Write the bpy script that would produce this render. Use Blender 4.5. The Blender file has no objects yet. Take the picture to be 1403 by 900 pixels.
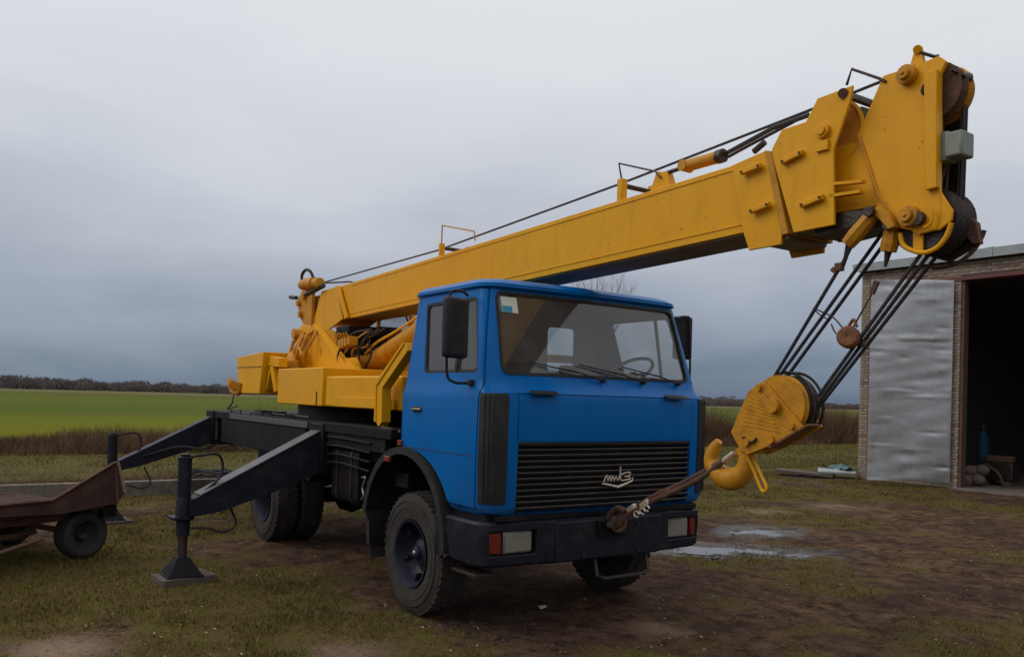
import bpy, bmesh, math, random
import numpy as np
from mathutils import Vector, Matrix
random.seed(7); np.random.seed(7)
R = math.radians
scn = bpy.context.scene
C = scn.collection
# ------------------------------------------------------------------ camera
CAM = Vector((6.552, -4.737, 1.925)); YAW, PIT, ROL, F, CY = R(145.139), R(.644), R(1.631), 1151.0, 531.5
fw = Vector((math.cos(YAW)*math.cos(PIT), math.sin(YAW)*math.cos(PIT), math.sin(PIT)))
r0 = Vector((math.sin(YAW), -math.cos(YAW), 0)); u0 = r0.cross(fw)
rt = math.cos(ROL)*r0 + math.sin(ROL)*u0; up = -math.sin(ROL)*r0 + math.cos(ROL)*u0
cd = bpy.data.cameras.new('camera'); cam = bpy.data.objects.new('camera', cd); C.objects.link(cam)
M = Matrix((rt, up, -fw)).transposed().to_4x4(); M.translation = CAM; cam.matrix_world = M
cd.sensor_width = 36; cd.lens = F/1403*36; cd.shift_y = 81.5/1403; cd.clip_end = 4000; cd.clip_start = .05
scn.camera = cam
# ------------------------------------------------------------------ world, sun, exposure
SUN_EL, SUN_AZ = R(40), R(-125)          # direction to the sun, azimuth from +X
w = bpy.data.worlds.new('World'); scn.world = w; w.use_nodes = True
nt = w.node_tree; nt.nodes.clear(); N = nt.nodes.new; Lk = nt.links.new
out = N('ShaderNodeOutputWorld'); bg = N('ShaderNodeBackground'); Lk(bg.outputs[0], out.inputs[0])
sky = N('ShaderNodeTexSky'); sky.sky_type = 'NISHITA'; sky.sun_disc = False
sky.sun_elevation = SUN_EL; sky.sun_rotation = R(90) - SUN_AZ
tc = N('ShaderNodeTexCoord'); sep = N('ShaderNodeSeparateXYZ'); Lk(tc.outputs['Generated'], sep.inputs[0])
mp = N('ShaderNodeMapping'); mp.inputs['Scale'].default_value = (1, 1, 3.2); Lk(tc.outputs['Generated'], mp.inputs[0])
n1 = N('ShaderNodeTexNoise'); n1.inputs['Scale'].default_value = 2.3; n1.inputs['Detail'].default_value = 6; n1.inputs['Roughness'].default_value = .5
n1.inputs['Distortion'].default_value = .35; Lk(mp.outputs[0], n1.inputs[0])
mm = N('ShaderNodeMath'); mm.operation = 'MULTIPLY_ADD'; Lk(n1.outputs[0], mm.inputs[0]); mm.inputs[1].default_value = .22; 
m2 = N('ShaderNodeMath'); m2.operation = 'SUBTRACT'; Lk(sep.outputs[2], m2.inputs[0]); m2.inputs[1].default_value = .108; Lk(m2.outputs[0], mm.inputs[2])
cr = N('ShaderNodeValToRGB'); Lk(mm.outputs[0], cr.inputs[0])
el = cr.color_ramp.elements
stops = [(0.0, (.115, .16, .235)), (.035, (.17, .225, .305)), (.08, (.285, .33, .42)), (.15, (.44, .475, .545)), (.24, (.61, .64, .695)), (.38, (.75, .765, .80)), (1.0, (1.0, 1.0, 1.0))]
el[0].position = 0; el[0].color = (*stops[0][1], 1); el[1].position = 1; el[1].color = (*stops[-1][1], 1)
for p, c in stops[1:-1]:
    e = el.new(p); e.color = (*c, 1)
sc = N('ShaderNodeVectorMath'); sc.operation = 'SCALE'; Lk(sky.outputs[0], sc.inputs[0]); sc.inputs['Scale'].default_value = .1
mx = N('ShaderNodeMix'); mx.data_type = 'RGBA'; mx.inputs[0].default_value = .94
Lk(sc.outputs[0], mx.inputs[6]); Lk(cr.outputs[0], mx.inputs[7]); Lk(mx.outputs[2], bg.inputs[0]); bg.inputs[1].default_value = 1.0
sd = bpy.data.lights.new('sun', 'SUN'); sd.energy = .9; sd.angle = R(35); sd.color = (1, .96, .9)
so = bpy.data.objects.new('sun', sd); C.objects.link(so)
sdir = Vector((math.cos(SUN_AZ)*math.cos(SUN_EL), math.sin(SUN_AZ)*math.cos(SUN_EL), math.sin(SUN_EL)))
so.rotation_euler = sdir.to_track_quat('Z', 'Y').to_euler(); so.location = (0, -10, 20)
scn.view_settings.view_transform = 'Standard'; scn.view_settings.look = 'None'; scn.view_settings.exposure = 0; scn.view_settings.gamma = 1
scn.render.engine = 'CYCLES'; scn.cycles.max_bounces = 8; scn.cycles.transparent_max_bounces = 16

# ------------------------------------------------------------------ helpers
def ray(px, py): return fw*F + rt*(px-701.5) + up*(CY-py)
def P(px, py, ax, val):                    # point of a measured plane
    d = ray(px, py); t = (val-CAM[ax])/d[ax]; return CAM + d*t
def PN(px, py, p, n):
    d = ray(px, py); t = (Vector(p)-CAM).dot(n)/d.dot(n); return CAM + d*t
class MB:
    def __init__(s): s.v = []; s.f = []
    def add(s, vs, fs):
        b = len(s.v); s.v += [tuple(v) for v in vs]; s.f += [tuple(i+b for i in f) for f in fs]; return s
    def box(s, c, d, rot=None):
        vs = [Vector((x*d[0]/2, y*d[1]/2, z*d[2]/2)) for x in (-1, 1) for y in (-1, 1) for z in (-1, 1)]
        if rot is not None: vs = [rot @ v for v in vs]
        return s.add([v+Vector(c) for v in vs], [(0,1,3,2),(4,6,7,5),(0,4,5,1),(2,3,7,6),(0,2,6,4),(1,5,7,3)])
    def bb(s, a, b):
        return s.box([(a[i]+b[i])/2 for i in range(3)], [abs(b[i]-a[i]) for i in range(3)])
    def prism(s, poly, ext):
        n = len(poly); e = Vector(ext); p = [Vector(q) for q in poly]
        return s.add(p+[q+e for q in p], [tuple(range(n)), tuple(range(2*n-1, n-1, -1))]+[(i, n+i, n+(i+1) % n, (i+1) % n) for i in range(n)])
    def cyl(s, a, b, r, n=16, r2=None, caps=True):
        a, b = Vector(a), Vector(b); r2 = r if r2 is None else r2; d = (b-a).normalized()
        x = d.orthogonal().normalized(); y = d.cross(x); vs = []
        for q, rr in ((a, r), (b, r2)):
            vs += [q+(x*math.cos(2*math.pi*i/n)+y*math.sin(2*math.pi*i/n))*rr for i in range(n)]
        fs = [(i, (i+1) % n, n+(i+1) % n, n+i) for i in range(n)]
        if caps: fs += [tuple(range(n-1, -1, -1)), tuple(range(n, 2*n))]
        return s.add(vs, fs)
    def tube(s, pts, r, n=8, spline=False, sub=6):
        pts = [Vector(p) for p in pts]
        if spline: pts = catmull(pts, sub)
        k = len(pts); vs = []; x = None
        rr = r if hasattr(r, '__len__') else [r]*k
        if len(rr) != k: rr = [rr[min(int(i*len(rr)/k), len(rr)-1)] for i in range(k)]
        for i, p in enumerate(pts):
            d = (pts[min(i+1, k-1)]-pts[max(i-1, 0)]).normalized()
            if x is None: x = d.orthogonal().normalized()
            x = (x-d*x.dot(d)).normalized(); y = d.cross(x)
            vs += [p+(x*math.cos(2*math.pi*j/n)+y*math.sin(2*math.pi*j/n))*rr[i] for j in range(n)]
        fs = [(i*n+j, i*n+(j+1) % n, (i+1)*n+(j+1) % n, (i+1)*n+j) for i in range(k-1) for j in range(n)]
        fs += [tuple(range(n-1, -1, -1)), tuple(range((k-1)*n, k*n))]
        return s.add(vs, fs)
    def lathe(s, o, ax, prof, n=32, closed=False):          # prof: (along, radius)
        o = Vector(o); ax = Vector(ax).normalized(); x = ax.orthogonal().normalized(); y = ax.cross(x); k = len(prof)
        vs = [o+ax*t+(x*math.cos(2*math.pi*i/n)+y*math.sin(2*math.pi*i/n))*r for t, r in prof for i in range(n)]
        fs = [(a*n+i, a*n+(i+1) % n, ((a+1) % k)*n+(i+1) % n, ((a+1) % k)*n+i) for a in range(k if closed else k-1) for i in range(n)]
        return s.add(vs, fs)
    def build(s, name, mat, parent=None, bevel=0, label=None, smooth=35, kind=None, seg=2):
        me = bpy.data.meshes.new(name); o = bpy.data.objects.new(name, me); C.objects.link(o)
        off = Vector((0, 0, 0)); q = parent
        while q is not None: off += q.location; q = q.parent
        me.from_pydata([tuple(Vector(v)-off) for v in s.v], [], s.f)
        bm = bmesh.new(); bm.from_mesh(me); bmesh.ops.recalc_face_normals(bm, faces=bm.faces); bm.to_mesh(me); bm.free()
        if mat: me.materials.append(mat)
        shade(me, smooth)
        if bevel:
            b = o.modifiers.new('bevel', 'BEVEL'); b.width = bevel; b.segments = seg; b.limit_method = 'ANGLE'; b.angle_limit = R(40); b.harden_normals = False
        if parent: o.parent = parent
        if label: o['label'] = label
        if kind: o['kind'] = kind
        return o
def shade(me, ang):
    if ang is None: return
    me.polygons.foreach_set('use_smooth', [True]*len(me.polygons)); me.set_sharp_from_angle(angle=R(ang))
def catmull(p, sub=6):
    q = [p[0]*2-p[1]]+list(p)+[p[-1]*2-p[-2]]; o = []
    for i in range(1, len(q)-2):
        a, b, c, d = q[i-1:i+3]
        for k in range(sub):
            t = k/sub
            o.append(.5*((2*b)+(c-a)*t+(2*a-5*b+4*c-d)*t*t+(3*b-a-3*c+d)*t**3))
    return o+[p[-1]]
def thing(name, label, cat, loc=(0, 0, 0), group=None):
    o = bpy.data.objects.new(name, None); C.objects.link(o); o.location = loc; o.empty_display_size = .2
    return tag(o, label, cat, group)
def tag(o, label=None, cat=None, group=None, kind=None):
    for k, v in (('label', label), ('category', cat), ('group', group), ('kind', kind)):
        if v: o[k] = v
    return o
def circ(c, r, n=24, a0=0, a1=360, ax=1):
    o = []
    full = abs(a1-a0) >= 360
    for i in range(n if full else n+1):
        a = R(a0+(a1-a0)*i/n); u, v_ = math.cos(a)*r, math.sin(a)*r
        o.append(Vector((c[0]+u, c[1], c[2]+v_)) if ax == 1 else Vector((c[0], c[1]+u, c[2]+v_)))
    return o
TMP = []
def solid(mb):
    o = mb.build('cutter', None, smooth=None); TMP.append(o); return o
def boolean(a, b, op='DIFFERENCE'):
    m = a.modifiers.new('b', 'BOOLEAN'); m.object = b; m.operation = op; m.solver = 'EXACT'
    dg = bpy.context.evaluated_depsgraph_get(); dg.update()
    me = bpy.data.meshes.new_from_object(a.evaluated_get(dg)); a.modifiers.remove(m)
    old = a.data; a.data = me; bpy.data.meshes.remove(old); return a
def finish(o, name, mat, parent, bevel=0, smooth=32, label=None):
    if o in TMP: TMP.remove(o)
    o.name = name; o.data.name = name; o.data.materials.clear(); o.data.materials.append(mat); o.parent = parent
    off = Vector((0, 0, 0)); q = parent
    while q is not None: off += q.location; q = q.parent
    o.data.transform(Matrix.Translation(-off)); shade(o.data, smooth)
    if bevel:
        b = o.modifiers.new('bevel', 'BEVEL'); b.width = bevel; b.segments = 2; b.limit_method = 'ANGLE'; b.angle_limit = R(45)
    if label: o['label'] = label
    return o

# ------------------------------------------------------------------ materials
STREAK = ('yellow_paint', 'yellow_paint_worn', 'blue_paint')
def mat(name, col, rough=.5, metal=0, spec=.5, c2=None, nscale=4, nmix=.5, bump=0, bscale=30, dirt=None, dscale=3, damt=.5, coat=0, detail=6, rvar=.15, stretch=None):
    m = bpy.data.materials.new(name); m.use_nodes = True; t = m.node_tree; n = t.nodes; b = n['Principled BSDF']; l = t.links.new
    b.inputs['Roughness'].default_value = rough; b.inputs['Metallic'].default_value = metal; b.inputs['Specular IOR Level'].default_value = spec
    b.inputs['Coat Weight'].default_value = coat; b.inputs['Coat Roughness'].default_value = .25
    tc = n.new('ShaderNodeTexCoord'); vec = tc.outputs['Object']
    if stretch:
        mp = n.new('ShaderNodeMapping'); mp.inputs['Scale'].default_value = stretch; l(vec, mp.inputs[0]); vec = mp.outputs[0]
    def noise(s, d=detail, r=.6):
        q = n.new('ShaderNodeTexNoise'); q.inputs['Scale'].default_value = s; q.inputs['Detail'].default_value = d; q.inputs['Roughness'].default_value = r; l(vec, q.inputs[0]); return q
    a = noise(nscale); rp = n.new('ShaderNodeMapRange'); rp.inputs[1].default_value = .32; rp.inputs[2].default_value = .68; l(a.outputs[0], rp.inputs[0])
    mx = n.new('ShaderNodeMix'); mx.data_type = 'RGBA'; mx.inputs[6].default_value = (*col, 1)
    mx.inputs[7].default_value = (*(c2 or tuple(x*.8 for x in col)), 1)
    mu = n.new('ShaderNodeMath'); mu.operation = 'MULTIPLY'; mu.inputs[1].default_value = nmix; l(rp.outputs[0], mu.inputs[0]); l(mu.outputs[0], mx.inputs[0])
    o = mx.outputs[2]
    if dirt:
        q = noise(dscale, 10, .7); r2 = n.new('ShaderNodeMapRange'); r2.inputs[1].default_value = .5; r2.inputs[2].default_value = .72; r2.inputs[4].default_value = damt; l(q.outputs[0], r2.inputs[0])
        mx2 = n.new('ShaderNodeMix'); mx2.data_type = 'RGBA'; l(r2.outputs[0], mx2.inputs[0]); l(o, mx2.inputs[6]); mx2.inputs[7].default_value = (*dirt, 1); o = mx2.outputs[2]
    if name in STREAK:
        ms_ = n.new('ShaderNodeMapping'); ms_.inputs['Scale'].default_value = (9, 9, .9); l(tc.outputs['Object'], ms_.inputs[0]); qs = n.new('ShaderNodeTexNoise'); qs.inputs['Scale'].default_value = 1.6; qs.inputs['Detail'].default_value = 7; qs.inputs['Roughness'].default_value = .65; l(ms_.outputs[0], qs.inputs[0])
        rs_ = n.new('ShaderNodeMapRange'); rs_.inputs[1].default_value = .52; rs_.inputs[2].default_value = .78; rs_.inputs[4].default_value = .26 if name != 'blue_paint' else .22; l(qs.outputs[0], rs_.inputs[0])
        m3 = n.new('ShaderNodeMix'); m3.data_type = 'RGBA'; l(rs_.outputs[0], m3.inputs[0]); l(o, m3.inputs[6]); m3.inputs[7].default_value = (.26, .12, .02, 1) if name != 'blue_paint' else (.0, .06, .20, 1); o = m3.outputs[2]
        ch = n.new('ShaderNodeTexNoise'); ch.inputs['Scale'].default_value = 38; ch.inputs['Detail'].default_value = 3; l(tc.outputs['Object'], ch.inputs[0]); rc_ = n.new('ShaderNodeMapRange'); rc_.inputs[1].default_value = .70; rc_.inputs[2].default_value = .73; rc_.inputs[4].default_value = .8; l(ch.outputs[0], rc_.inputs[0])
        m4 = n.new('ShaderNodeMix'); m4.data_type = 'RGBA'; l(rc_.outputs[0], m4.inputs[0]); l(o, m4.inputs[6]); m4.inputs[7].default_value = (.10, .05, .03, 1); o = m4.outputs[2]
    if name == 'blue_paint':            # road dirt thrown up on the lowest panels
        sz = n.new('ShaderNodeSeparateXYZ'); l(tc.outputs['Object'], sz.inputs[0]); mz = n.new('ShaderNodeMapRange'); mz.inputs[1].default_value = 1.55; mz.inputs[2].default_value = 1.02; mz.inputs[4].default_value = .42; l(sz.outputs[2], mz.inputs[0])
        dn = n.new('ShaderNodeTexNoise'); dn.inputs['Scale'].default_value = 14; dn.inputs['Detail'].default_value = 9; dn.inputs['Roughness'].default_value = .75; l(tc.outputs['Object'], dn.inputs[0]); md = n.new('ShaderNodeMapRange'); md.inputs[1].default_value = .42; md.inputs[2].default_value = .7; l(dn.outputs[0], md.inputs[0])
        pm = n.new('ShaderNodeMath'); pm.operation = 'MULTIPLY'; l(mz.outputs[0], pm.inputs[0]); l(md.outputs[0], pm.inputs[1]); m5 = n.new('ShaderNodeMix'); m5.data_type = 'RGBA'; l(pm.outputs[0], m5.inputs[0]); l(o, m5.inputs[6]); m5.inputs[7].default_value = (.085, .065, .05, 1); o = m5.outputs[2]
    l(o, b.inputs['Base Color'])
    rr = n.new('ShaderNodeMapRange'); rr.inputs[3].default_value = max(.05, rough-rvar); rr.inputs[4].default_value = min(1, rough+rvar); q = noise(nscale*2.7); l(q.outputs[0], rr.inputs[0]); l(rr.outputs[0], b.inputs['Roughness'])
    if bump:
        q = noise(bscale, 5); bp = n.new('ShaderNodeBump'); bp.inputs['Strength'].default_value = bump; bp.inputs['Distance'].default_value = .02; l(q.outputs[0], bp.inputs['Height']); l(bp.outputs[0], b.inputs['Normal'])
    return m
YEL = mat('yellow_paint', (.76, .365, .006), .45, spec=.18, c2=(.68, .30, .006), nscale=1.2, nmix=.7, dirt=(.30, .14, .02), dscale=4, damt=.16, bump=.06, bscale=9)
YEL2 = mat('yellow_paint_worn', (.60, .27, .010), .5, spec=.25, c2=(.42, .17, .012), nscale=7, nmix=.8, dirt=(.12, .06, .025), dscale=11, damt=.5, bump=.2, bscale=40)
BLU = mat('blue_paint', (.0, .125, .41), .28, spec=.12, c2=(.0, .104, .35), nscale=1.5, nmix=.7, dirt=(.012, .08, .22), dscale=2.2, damt=.3, bump=.05, bscale=7, rvar=.1)
BLK = mat('black_chassis_paint', (.006, .005, .008), .55, spec=.15, c2=(.013, .011, .012), nscale=5, nmix=.8, dirt=(.045, .033, .026), dscale=3, damt=.4, bump=.15, bscale=30)
OUT = mat('outrigger_paint', (.009, .010, .019), .45, spec=.22, c2=(.016, .016, .022), nscale=3, dirt=(.06, .05, .042), dscale=4, damt=.45, bump=.08, bscale=20)
PLS = mat('black_plastic', (.014, .013, .015), .6, spec=.3, c2=(.024, .022, .023), nscale=8, dirt=(.07, .06, .05), dscale=5, damt=.4, bump=.1, bscale=60)
RUB = mat('tyre_rubber', (.030, .027, .026), .85, spec=.15, c2=(.060, .050, .044), nscale=5, nmix=.8, dirt=(.095, .076, .06), dscale=6, damt=.5, bump=.3, bscale=40)
RIM = mat('rim_paint', (.009, .011, .028), .5, spec=.3, c2=(.02, .02, .03), nscale=9, dirt=(.05, .042, .036), dscale=8, damt=.5, bump=.15, bscale=50)
RST = mat('rust', (.085, .042, .026), .85, c2=(.16, .075, .045), nscale=6, nmix=.9, dirt=(.045, .028, .024), dscale=4, damt=.8, bump=.5, bscale=35)
RST2 = mat('rusty_steel_plate', (.14, .060, .042), .75, c2=(.075, .035, .03), nscale=3, nmix=.9, dirt=(.20, .12, .09), dscale=4, damt=.6, bump=.35, bscale=22, stretch=(1, 1, .5))
RSB = mat('bright_rust', (.24, .085, .03), .8, c2=(.12, .05, .025), nscale=14, nmix=.9, bump=.4, bscale=50)
STL = mat('greasy_steel', (.045, .035, .035), .45, metal=.6, c2=(.09, .06, .045), nscale=8, dirt=(.02, .015, .014), dscale=9, damt=.8, bump=.3, bscale=50)
ROP = mat('wire_rope', (.030, .028, .038), .5, metal=.4, c2=(.06, .05, .05), nscale=30, bump=.6, bscale=120)
CHR = mat('bare_metal', (.42, .40, .38), .35, metal=.9, c2=(.25, .22, .2), nscale=9)
GRY = mat('grey_lamp_box', (.22, .24, .20), .6, c2=(.16, .17, .15), nscale=9, dirt=(.08, .07, .05), damt=.5)
GAL = None
CON = mat('concrete', (.20, .165, .14), .9, spec=.1, c2=(.12, .098, .082), nscale=5, nmix=.8, dirt=(.07, .055, .042), dscale=2.5, damt=.8, bump=.5, bscale=25)
WOD = mat('weathered_wood', (.12, .09, .07), .85, c2=(.08, .06, .048), nscale=7, nmix=.9, dirt=(.07, .055, .045), dscale=5, damt=.7, bump=.5, bscale=30, stretch=(1, 6, 6))
CUR = mat('brown_curtain', (.16, .065, .038), .9, c2=(.10, .042, .03), nscale=6)
INT = mat('cab_trim', (.24, .20, .18), .8, c2=(.19, .16, .14), nscale=3)
SEA = mat('seat_cloth', (.06, .052, .05), .9, c2=(.09, .07, .06), nscale=12)
ORG = mat('amber_lens', (.22, .026, .008), .3, c2=(.15, .02, .008))
RED = mat('red_lintel', (.13, .035, .035), .65, c2=(.14, .035, .03), nscale=4, dirt=(.08, .04, .03), damt=.5)
LEN = mat('headlight_lens', (.27, .25, .21), .12, c2=(.30, .28, .24), nscale=20, spec=.8, dirt=(.2, .17, .13), damt=.4)
BDG = mat('badge_metal', (.62, .50, .40), .35, metal=.3, c2=(.5, .4, .32))
WHT = mat('white_sticker', (.62, .66, .58), .5); CYA = mat('cyan_sticker', (.03, .28, .45), .5)
def ribs(m, sc):
    t = m.node_tree; w_ = t.nodes.new('ShaderNodeTexWave'); w_.inputs['Scale'].default_value = sc; w_.bands_direction = 'Y'; tc = t.nodes.new('ShaderNodeTexCoord'); t.links.new(tc.outputs['Object'], w_.inputs[0]); b = t.nodes.new('ShaderNodeBump'); b.inputs['Strength'].default_value = .7; b.inputs['Distance'].default_value = .01
    t.links.new(w_.outputs['Fac'], b.inputs['Height']); t.links.new(b.outputs[0], t.nodes['Principled BSDF'].inputs['Normal'])
ribs(LEN, 22); ribs(ORG, 30)
def glass(name, tint, dust, dcol, rough=.04):
    m = bpy.data.materials.new(name); m.use_nodes = True; t = m.node_tree; n = t.nodes; l = t.links.new; n.clear()
    o = n.new('ShaderNodeOutputMaterial'); tr = n.new('ShaderNodeBsdfTransparent'); tr.inputs[0].default_value = (*tint, 1)
    gl = n.new('ShaderNodeBsdfGlossy'); gl.inputs['Roughness'].default_value = rough; df = n.new('ShaderNodeBsdfDiffuse'); df.inputs[0].default_value = (*dcol, 1)
    lw_ = n.new('ShaderNodeLayerWeight'); lw_.inputs[0].default_value = .5; pw_ = n.new('ShaderNodeMath'); pw_.operation = 'POWER'; pw_.inputs[1].default_value = 4.5; l(lw_.outputs['Facing'], pw_.inputs[0]); fr = n.new('ShaderNodeMath'); fr.operation = 'MULTIPLY_ADD'; fr.inputs[1].default_value = .9; fr.inputs[2].default_value = .045; l(pw_.outputs[0], fr.inputs[0])
    a = n.new('ShaderNodeMixShader'); b = n.new('ShaderNodeMixShader')
    tc = n.new('ShaderNodeTexCoord'); q = n.new('ShaderNodeTexNoise'); q.inputs['Scale'].default_value = 3; q.inputs['Detail'].default_value = 8; l(tc.outputs['Object'], q.inputs[0])
    mr = n.new('ShaderNodeMapRange'); mr.inputs[1].default_value = .3; mr.inputs[2].default_value = .7; mr.inputs[3].default_value = dust*.6; mr.inputs[4].default_value = dust*1.4; l(q.outputs[0], mr.inputs[0])
    l(mr.outputs[0], b.inputs[0]); l(tr.outputs[0], b.inputs[1]); l(df.outputs[0], b.inputs[2])
    l(fr.outputs[0], a.inputs[0]); l(b.outputs[0], a.inputs[1]); l(gl.outputs[0], a.inputs[2]); l(a.outputs[0], o.inputs[0]); return m
GLS = glass('windscreen_glass', (.95, .94, .92), .10, (.29, .27, .255))
GLD = glass('door_glass', (.93, .95, .95), .04, (.2, .19, .18))

# ================================================================== GROUND
def vnoise(x, y, s, seed=0):
    g = np.random.RandomState(seed).rand(128, 128); x = x/s; y = y/s
    xi = np.floor(x).astype(int); yi = np.floor(y).astype(int); fx = x-xi; fy = y-yi
    fx = fx*fx*(3-2*fx); fy = fy*fy*(3-2*fy); a = g[xi % 128, yi % 128]; b = g[(xi+1) % 128, yi % 128]; c = g[xi % 128, (yi+1) % 128]; d = g[(xi+1) % 128, (yi+1) % 128]
    return (a*(1-fx)+b*fx)*(1-fy)+(c*(1-fx)+d*fx)*fy
def fbm(x, y, s, seed=0, o=4):
    r = 0; t = 0
    for k in range(o): r = r+vnoise(x+17*k, y-9*k, s/2**k, seed+k)*.5**k; t += .5**k
    return r/t
def sm(e0, e1, x): t = np.clip((x-e0)/(e1-e0), 0, 1); return t*t*(3-2*t)
PUD = []
for px, py, a, b, an in ((1000, 752, .72, .30, -35), (1068, 757, .42, .14, -35), (1042, 727, .36, .34, -35), (938, 756, .40, .20, -35)):
    p = P(px, py, 2, 0); PUD.append((p.x, p.y, a, b, R(an)))
def puddle(x, y):
    r = np.full(np.shape(x), 9.0)
    for cx, cy, a, b, an in PUD:
        dx, dy = x-cx, y-cy; u = dx*math.cos(an)+dy*math.sin(an); v = -dx*math.sin(an)+dy*math.cos(an)
        r = np.minimum(r, np.sqrt((u/b)**2+(v/a)**2)+(fbm(x, y, .16, 40, 4)-.5)*2.6)
    return r
def height(x, y):
    h = (fbm(x, y, 2.3, 3)-.5)*.07+(fbm(x, y, .45, 9)-.5)*.035
    h = h*sm(-40, -12, x)
    flat = np.exp(-(np.abs(x)/.9)**2-((np.abs(y)-1.0)/.5)**2)
    for cx, cy in ((-2.23, -2.59), (-6.38, -2.55), (-3.95, -1), (-3.4, -3.4)): flat = flat+np.exp(-((x-cx)/.6)**2-((y-cy)/.6)**2)
    h = h*(1-np.clip(flat, 0, 1))
    h = h+.045*np.exp(-((x+3.95)/.9)**2-((np.abs(y)-.9)/.6)**2)
    # wheel ruts running past the garage towards the camera
    for off, wd in ((3.6, .22), (5.5, .22), (8.3, .25), (10.2, .25)):
        c = off+.5*np.sin(x*.35+off); m = sm(-7, -3, x)
        h = h-.035*m*np.exp(-((y-c)/wd)**2)+.02*m*np.exp(-((np.abs(y-c)-wd*1.9)/.12)**2)
    pd = puddle(x, y); h = h-.045*(1-sm(.55, 1.35, pd))
    h = h*sm(15.9, 14.5, y) if np.isscalar(y) else h*(1-sm(14.5, 15.9, y)*(x > -7.5))
    return h
def grassy(x, y):
    # 1 where turf covers the yard, 0 on bare mud
    n = fbm(x, y, 1.9, 21, 5); n2 = fbm(x, y, .5, 31, 3)
    d = (x-CAM.x)*fw.x+(y-CAM.y)*fw.y; lat = (x-CAM.x)*r0.x+(y-CAM.y)*r0.y
    left = 1-sm(-1.9, .2, lat/np.maximum(d, .5)*6+.4*d*.15)
    back = sm(13, 17, d+(n-.5)*5)
    g = .46+.28*left+.50*back
    v = g+(n-.5)*2.2+(n2-.5)*1.0
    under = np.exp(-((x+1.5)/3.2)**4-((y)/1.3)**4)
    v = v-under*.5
    # bare track up to the garage door
    tr = np.exp(-((y-15.0)/1.3)**2)*sm(-5.4, -3.4, x)
    return np.clip(v-tr-palef(x, y)*1.2, 0, 1.2)
PALE = [(P(78, 893, 2, 0), .34), (P(470, 895, 2, 0), .32), (P(1040, 700, 2, 0), .5), (P(1150, 695, 2, 0), .6), (P(900, 860, 2, 0), .25)]
def palef(x, y):
    r = 0
    for p, s in PALE: r = r+np.exp(-((x-p.x)/s)**2-((y-p.y)/s)**2)*(.9 if s == .34 else .5)
    return np.clip(r*1.4*sm(.25, .6, fbm(x, y, .3, 66, 4)+r*.3), 0, 1)
def axis(lo, a, b, hi, st, g=1.22):
    c = list(np.arange(a, b+1e-6, st)); s = st; x = a; L_ = []
    while x > lo: s *= g; x -= s; L_.append(x)
    s = st; x = b; H = []
    while x < hi: s *= g; x += s; H.append(x)
    return np.array(L_[::-1]+c+H)
gx = axis(-2500, -13, 7, 500, .1); gy = axis(-1500, -7, 17, 2600, .1)
X, Y = np.meshgrid(gx, gy, indexing='ij'); Z = height(X, Y)
nx, ny = X.shape; idx = np.arange(nx*ny).reshape(nx, ny)
fc = np.stack([idx[:-1, :-1], idx[1:, :-1], idx[1:, 1:], idx[:-1, 1:]], -1).reshape(-1, 4)
def npmesh(name, verts, faces, m, attrs={}, smooth=True):
    me = bpy.data.meshes.new(name); k = faces.shape[1]; me.vertices.add(len(verts)); me.vertices.foreach_set('co', verts.astype(np.float32).ravel())
    me.loops.add(faces.size); me.loops.foreach_set('vertex_index', faces.astype(np.int32).ravel()); me.polygons.add(len(faces))
    me.polygons.foreach_set('loop_start', np.arange(0, faces.size, k, dtype=np.int32)); me.update(calc_edges=True)
    me.polygons.foreach_set('use_smooth', np.full(len(faces), smooth))
    for a, v in attrs.items():
        at = me.attributes.new(a, 'FLOAT', 'POINT'); at.data.foreach_set('value', v.astype(np.float32).ravel())
    me.materials.append(m); me.validate(); o = bpy.data.objects.new(name, me); C.objects.link(o); return o
class NT:
    def __init__(s, name):
        s.m = bpy.data.materials.new(name); s.m.use_nodes = True; s.t = s.m.node_tree; s.b = s.t.nodes['Principled BSDF']
    def n(s, k, **kw):
        q = s.t.nodes.new(k)
        for a, v in kw.items(): setattr(q, a, v)
        return q
    def l(s, a, b): s.t.links.new(a, b)
    def noise(s, vec, sc, d=6, r=.6):
        q = s.n('ShaderNodeTexNoise'); q.inputs['Scale'].default_value = sc; q.inputs['Detail'].default_value = d; q.inputs['Roughness'].default_value = r; s.l(vec, q.inputs[0]); return q.outputs[0]
    def mr(s, v, a, b, c=0, d=1):
        q = s.n('ShaderNodeMapRange'); s.l(v, q.inputs[0])
        for i, x in enumerate((a, b, c, d)): q.inputs[i+1].default_value = x
        return q.outputs[0]
    def mix(s, f, a, b):
        q = s.n('ShaderNodeMix', data_type='RGBA')
        for i, x in ((0, f), (6, a), (7, b)):
            if isinstance(x, tuple): q.inputs[i].default_value = (*x, 1)
            elif isinstance(x, float): q.inputs[i].default_value = x
            else: s.l(x, q.inputs[i])
        return q.outputs[2]
    def math(s, op, a, b):
        q = s.n('ShaderNodeMath', operation=op)
        for i, x in ((0, a), (1, b)):
            if isinstance(x, (int, float)): q.inputs[i].default_value = x
            else: s.l(x, q.inputs[i])
        return q.outputs[0]
g = NT('ground'); ge = g.n('ShaderNodeNewGeometry').outputs['Position']; at = g.n('ShaderNodeAttribute', attribute_name='grass').outputs['Fac']; wa = g.n('ShaderNodeAttribute', attribute_name='wet').outputs['Fac']
fine = g.noise(ge, 26, 8, .75); mid = g.noise(ge, 4.5, 8, .7); big = g.noise(ge, .7, 5)
mud = g.mix(g.mr(mid, .38, .62), (.042, .023, .015), (.160, .096, .057))
mud = g.mix(g.mr(fine, .52, .75), mud, (.24, .17, .115))
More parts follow.
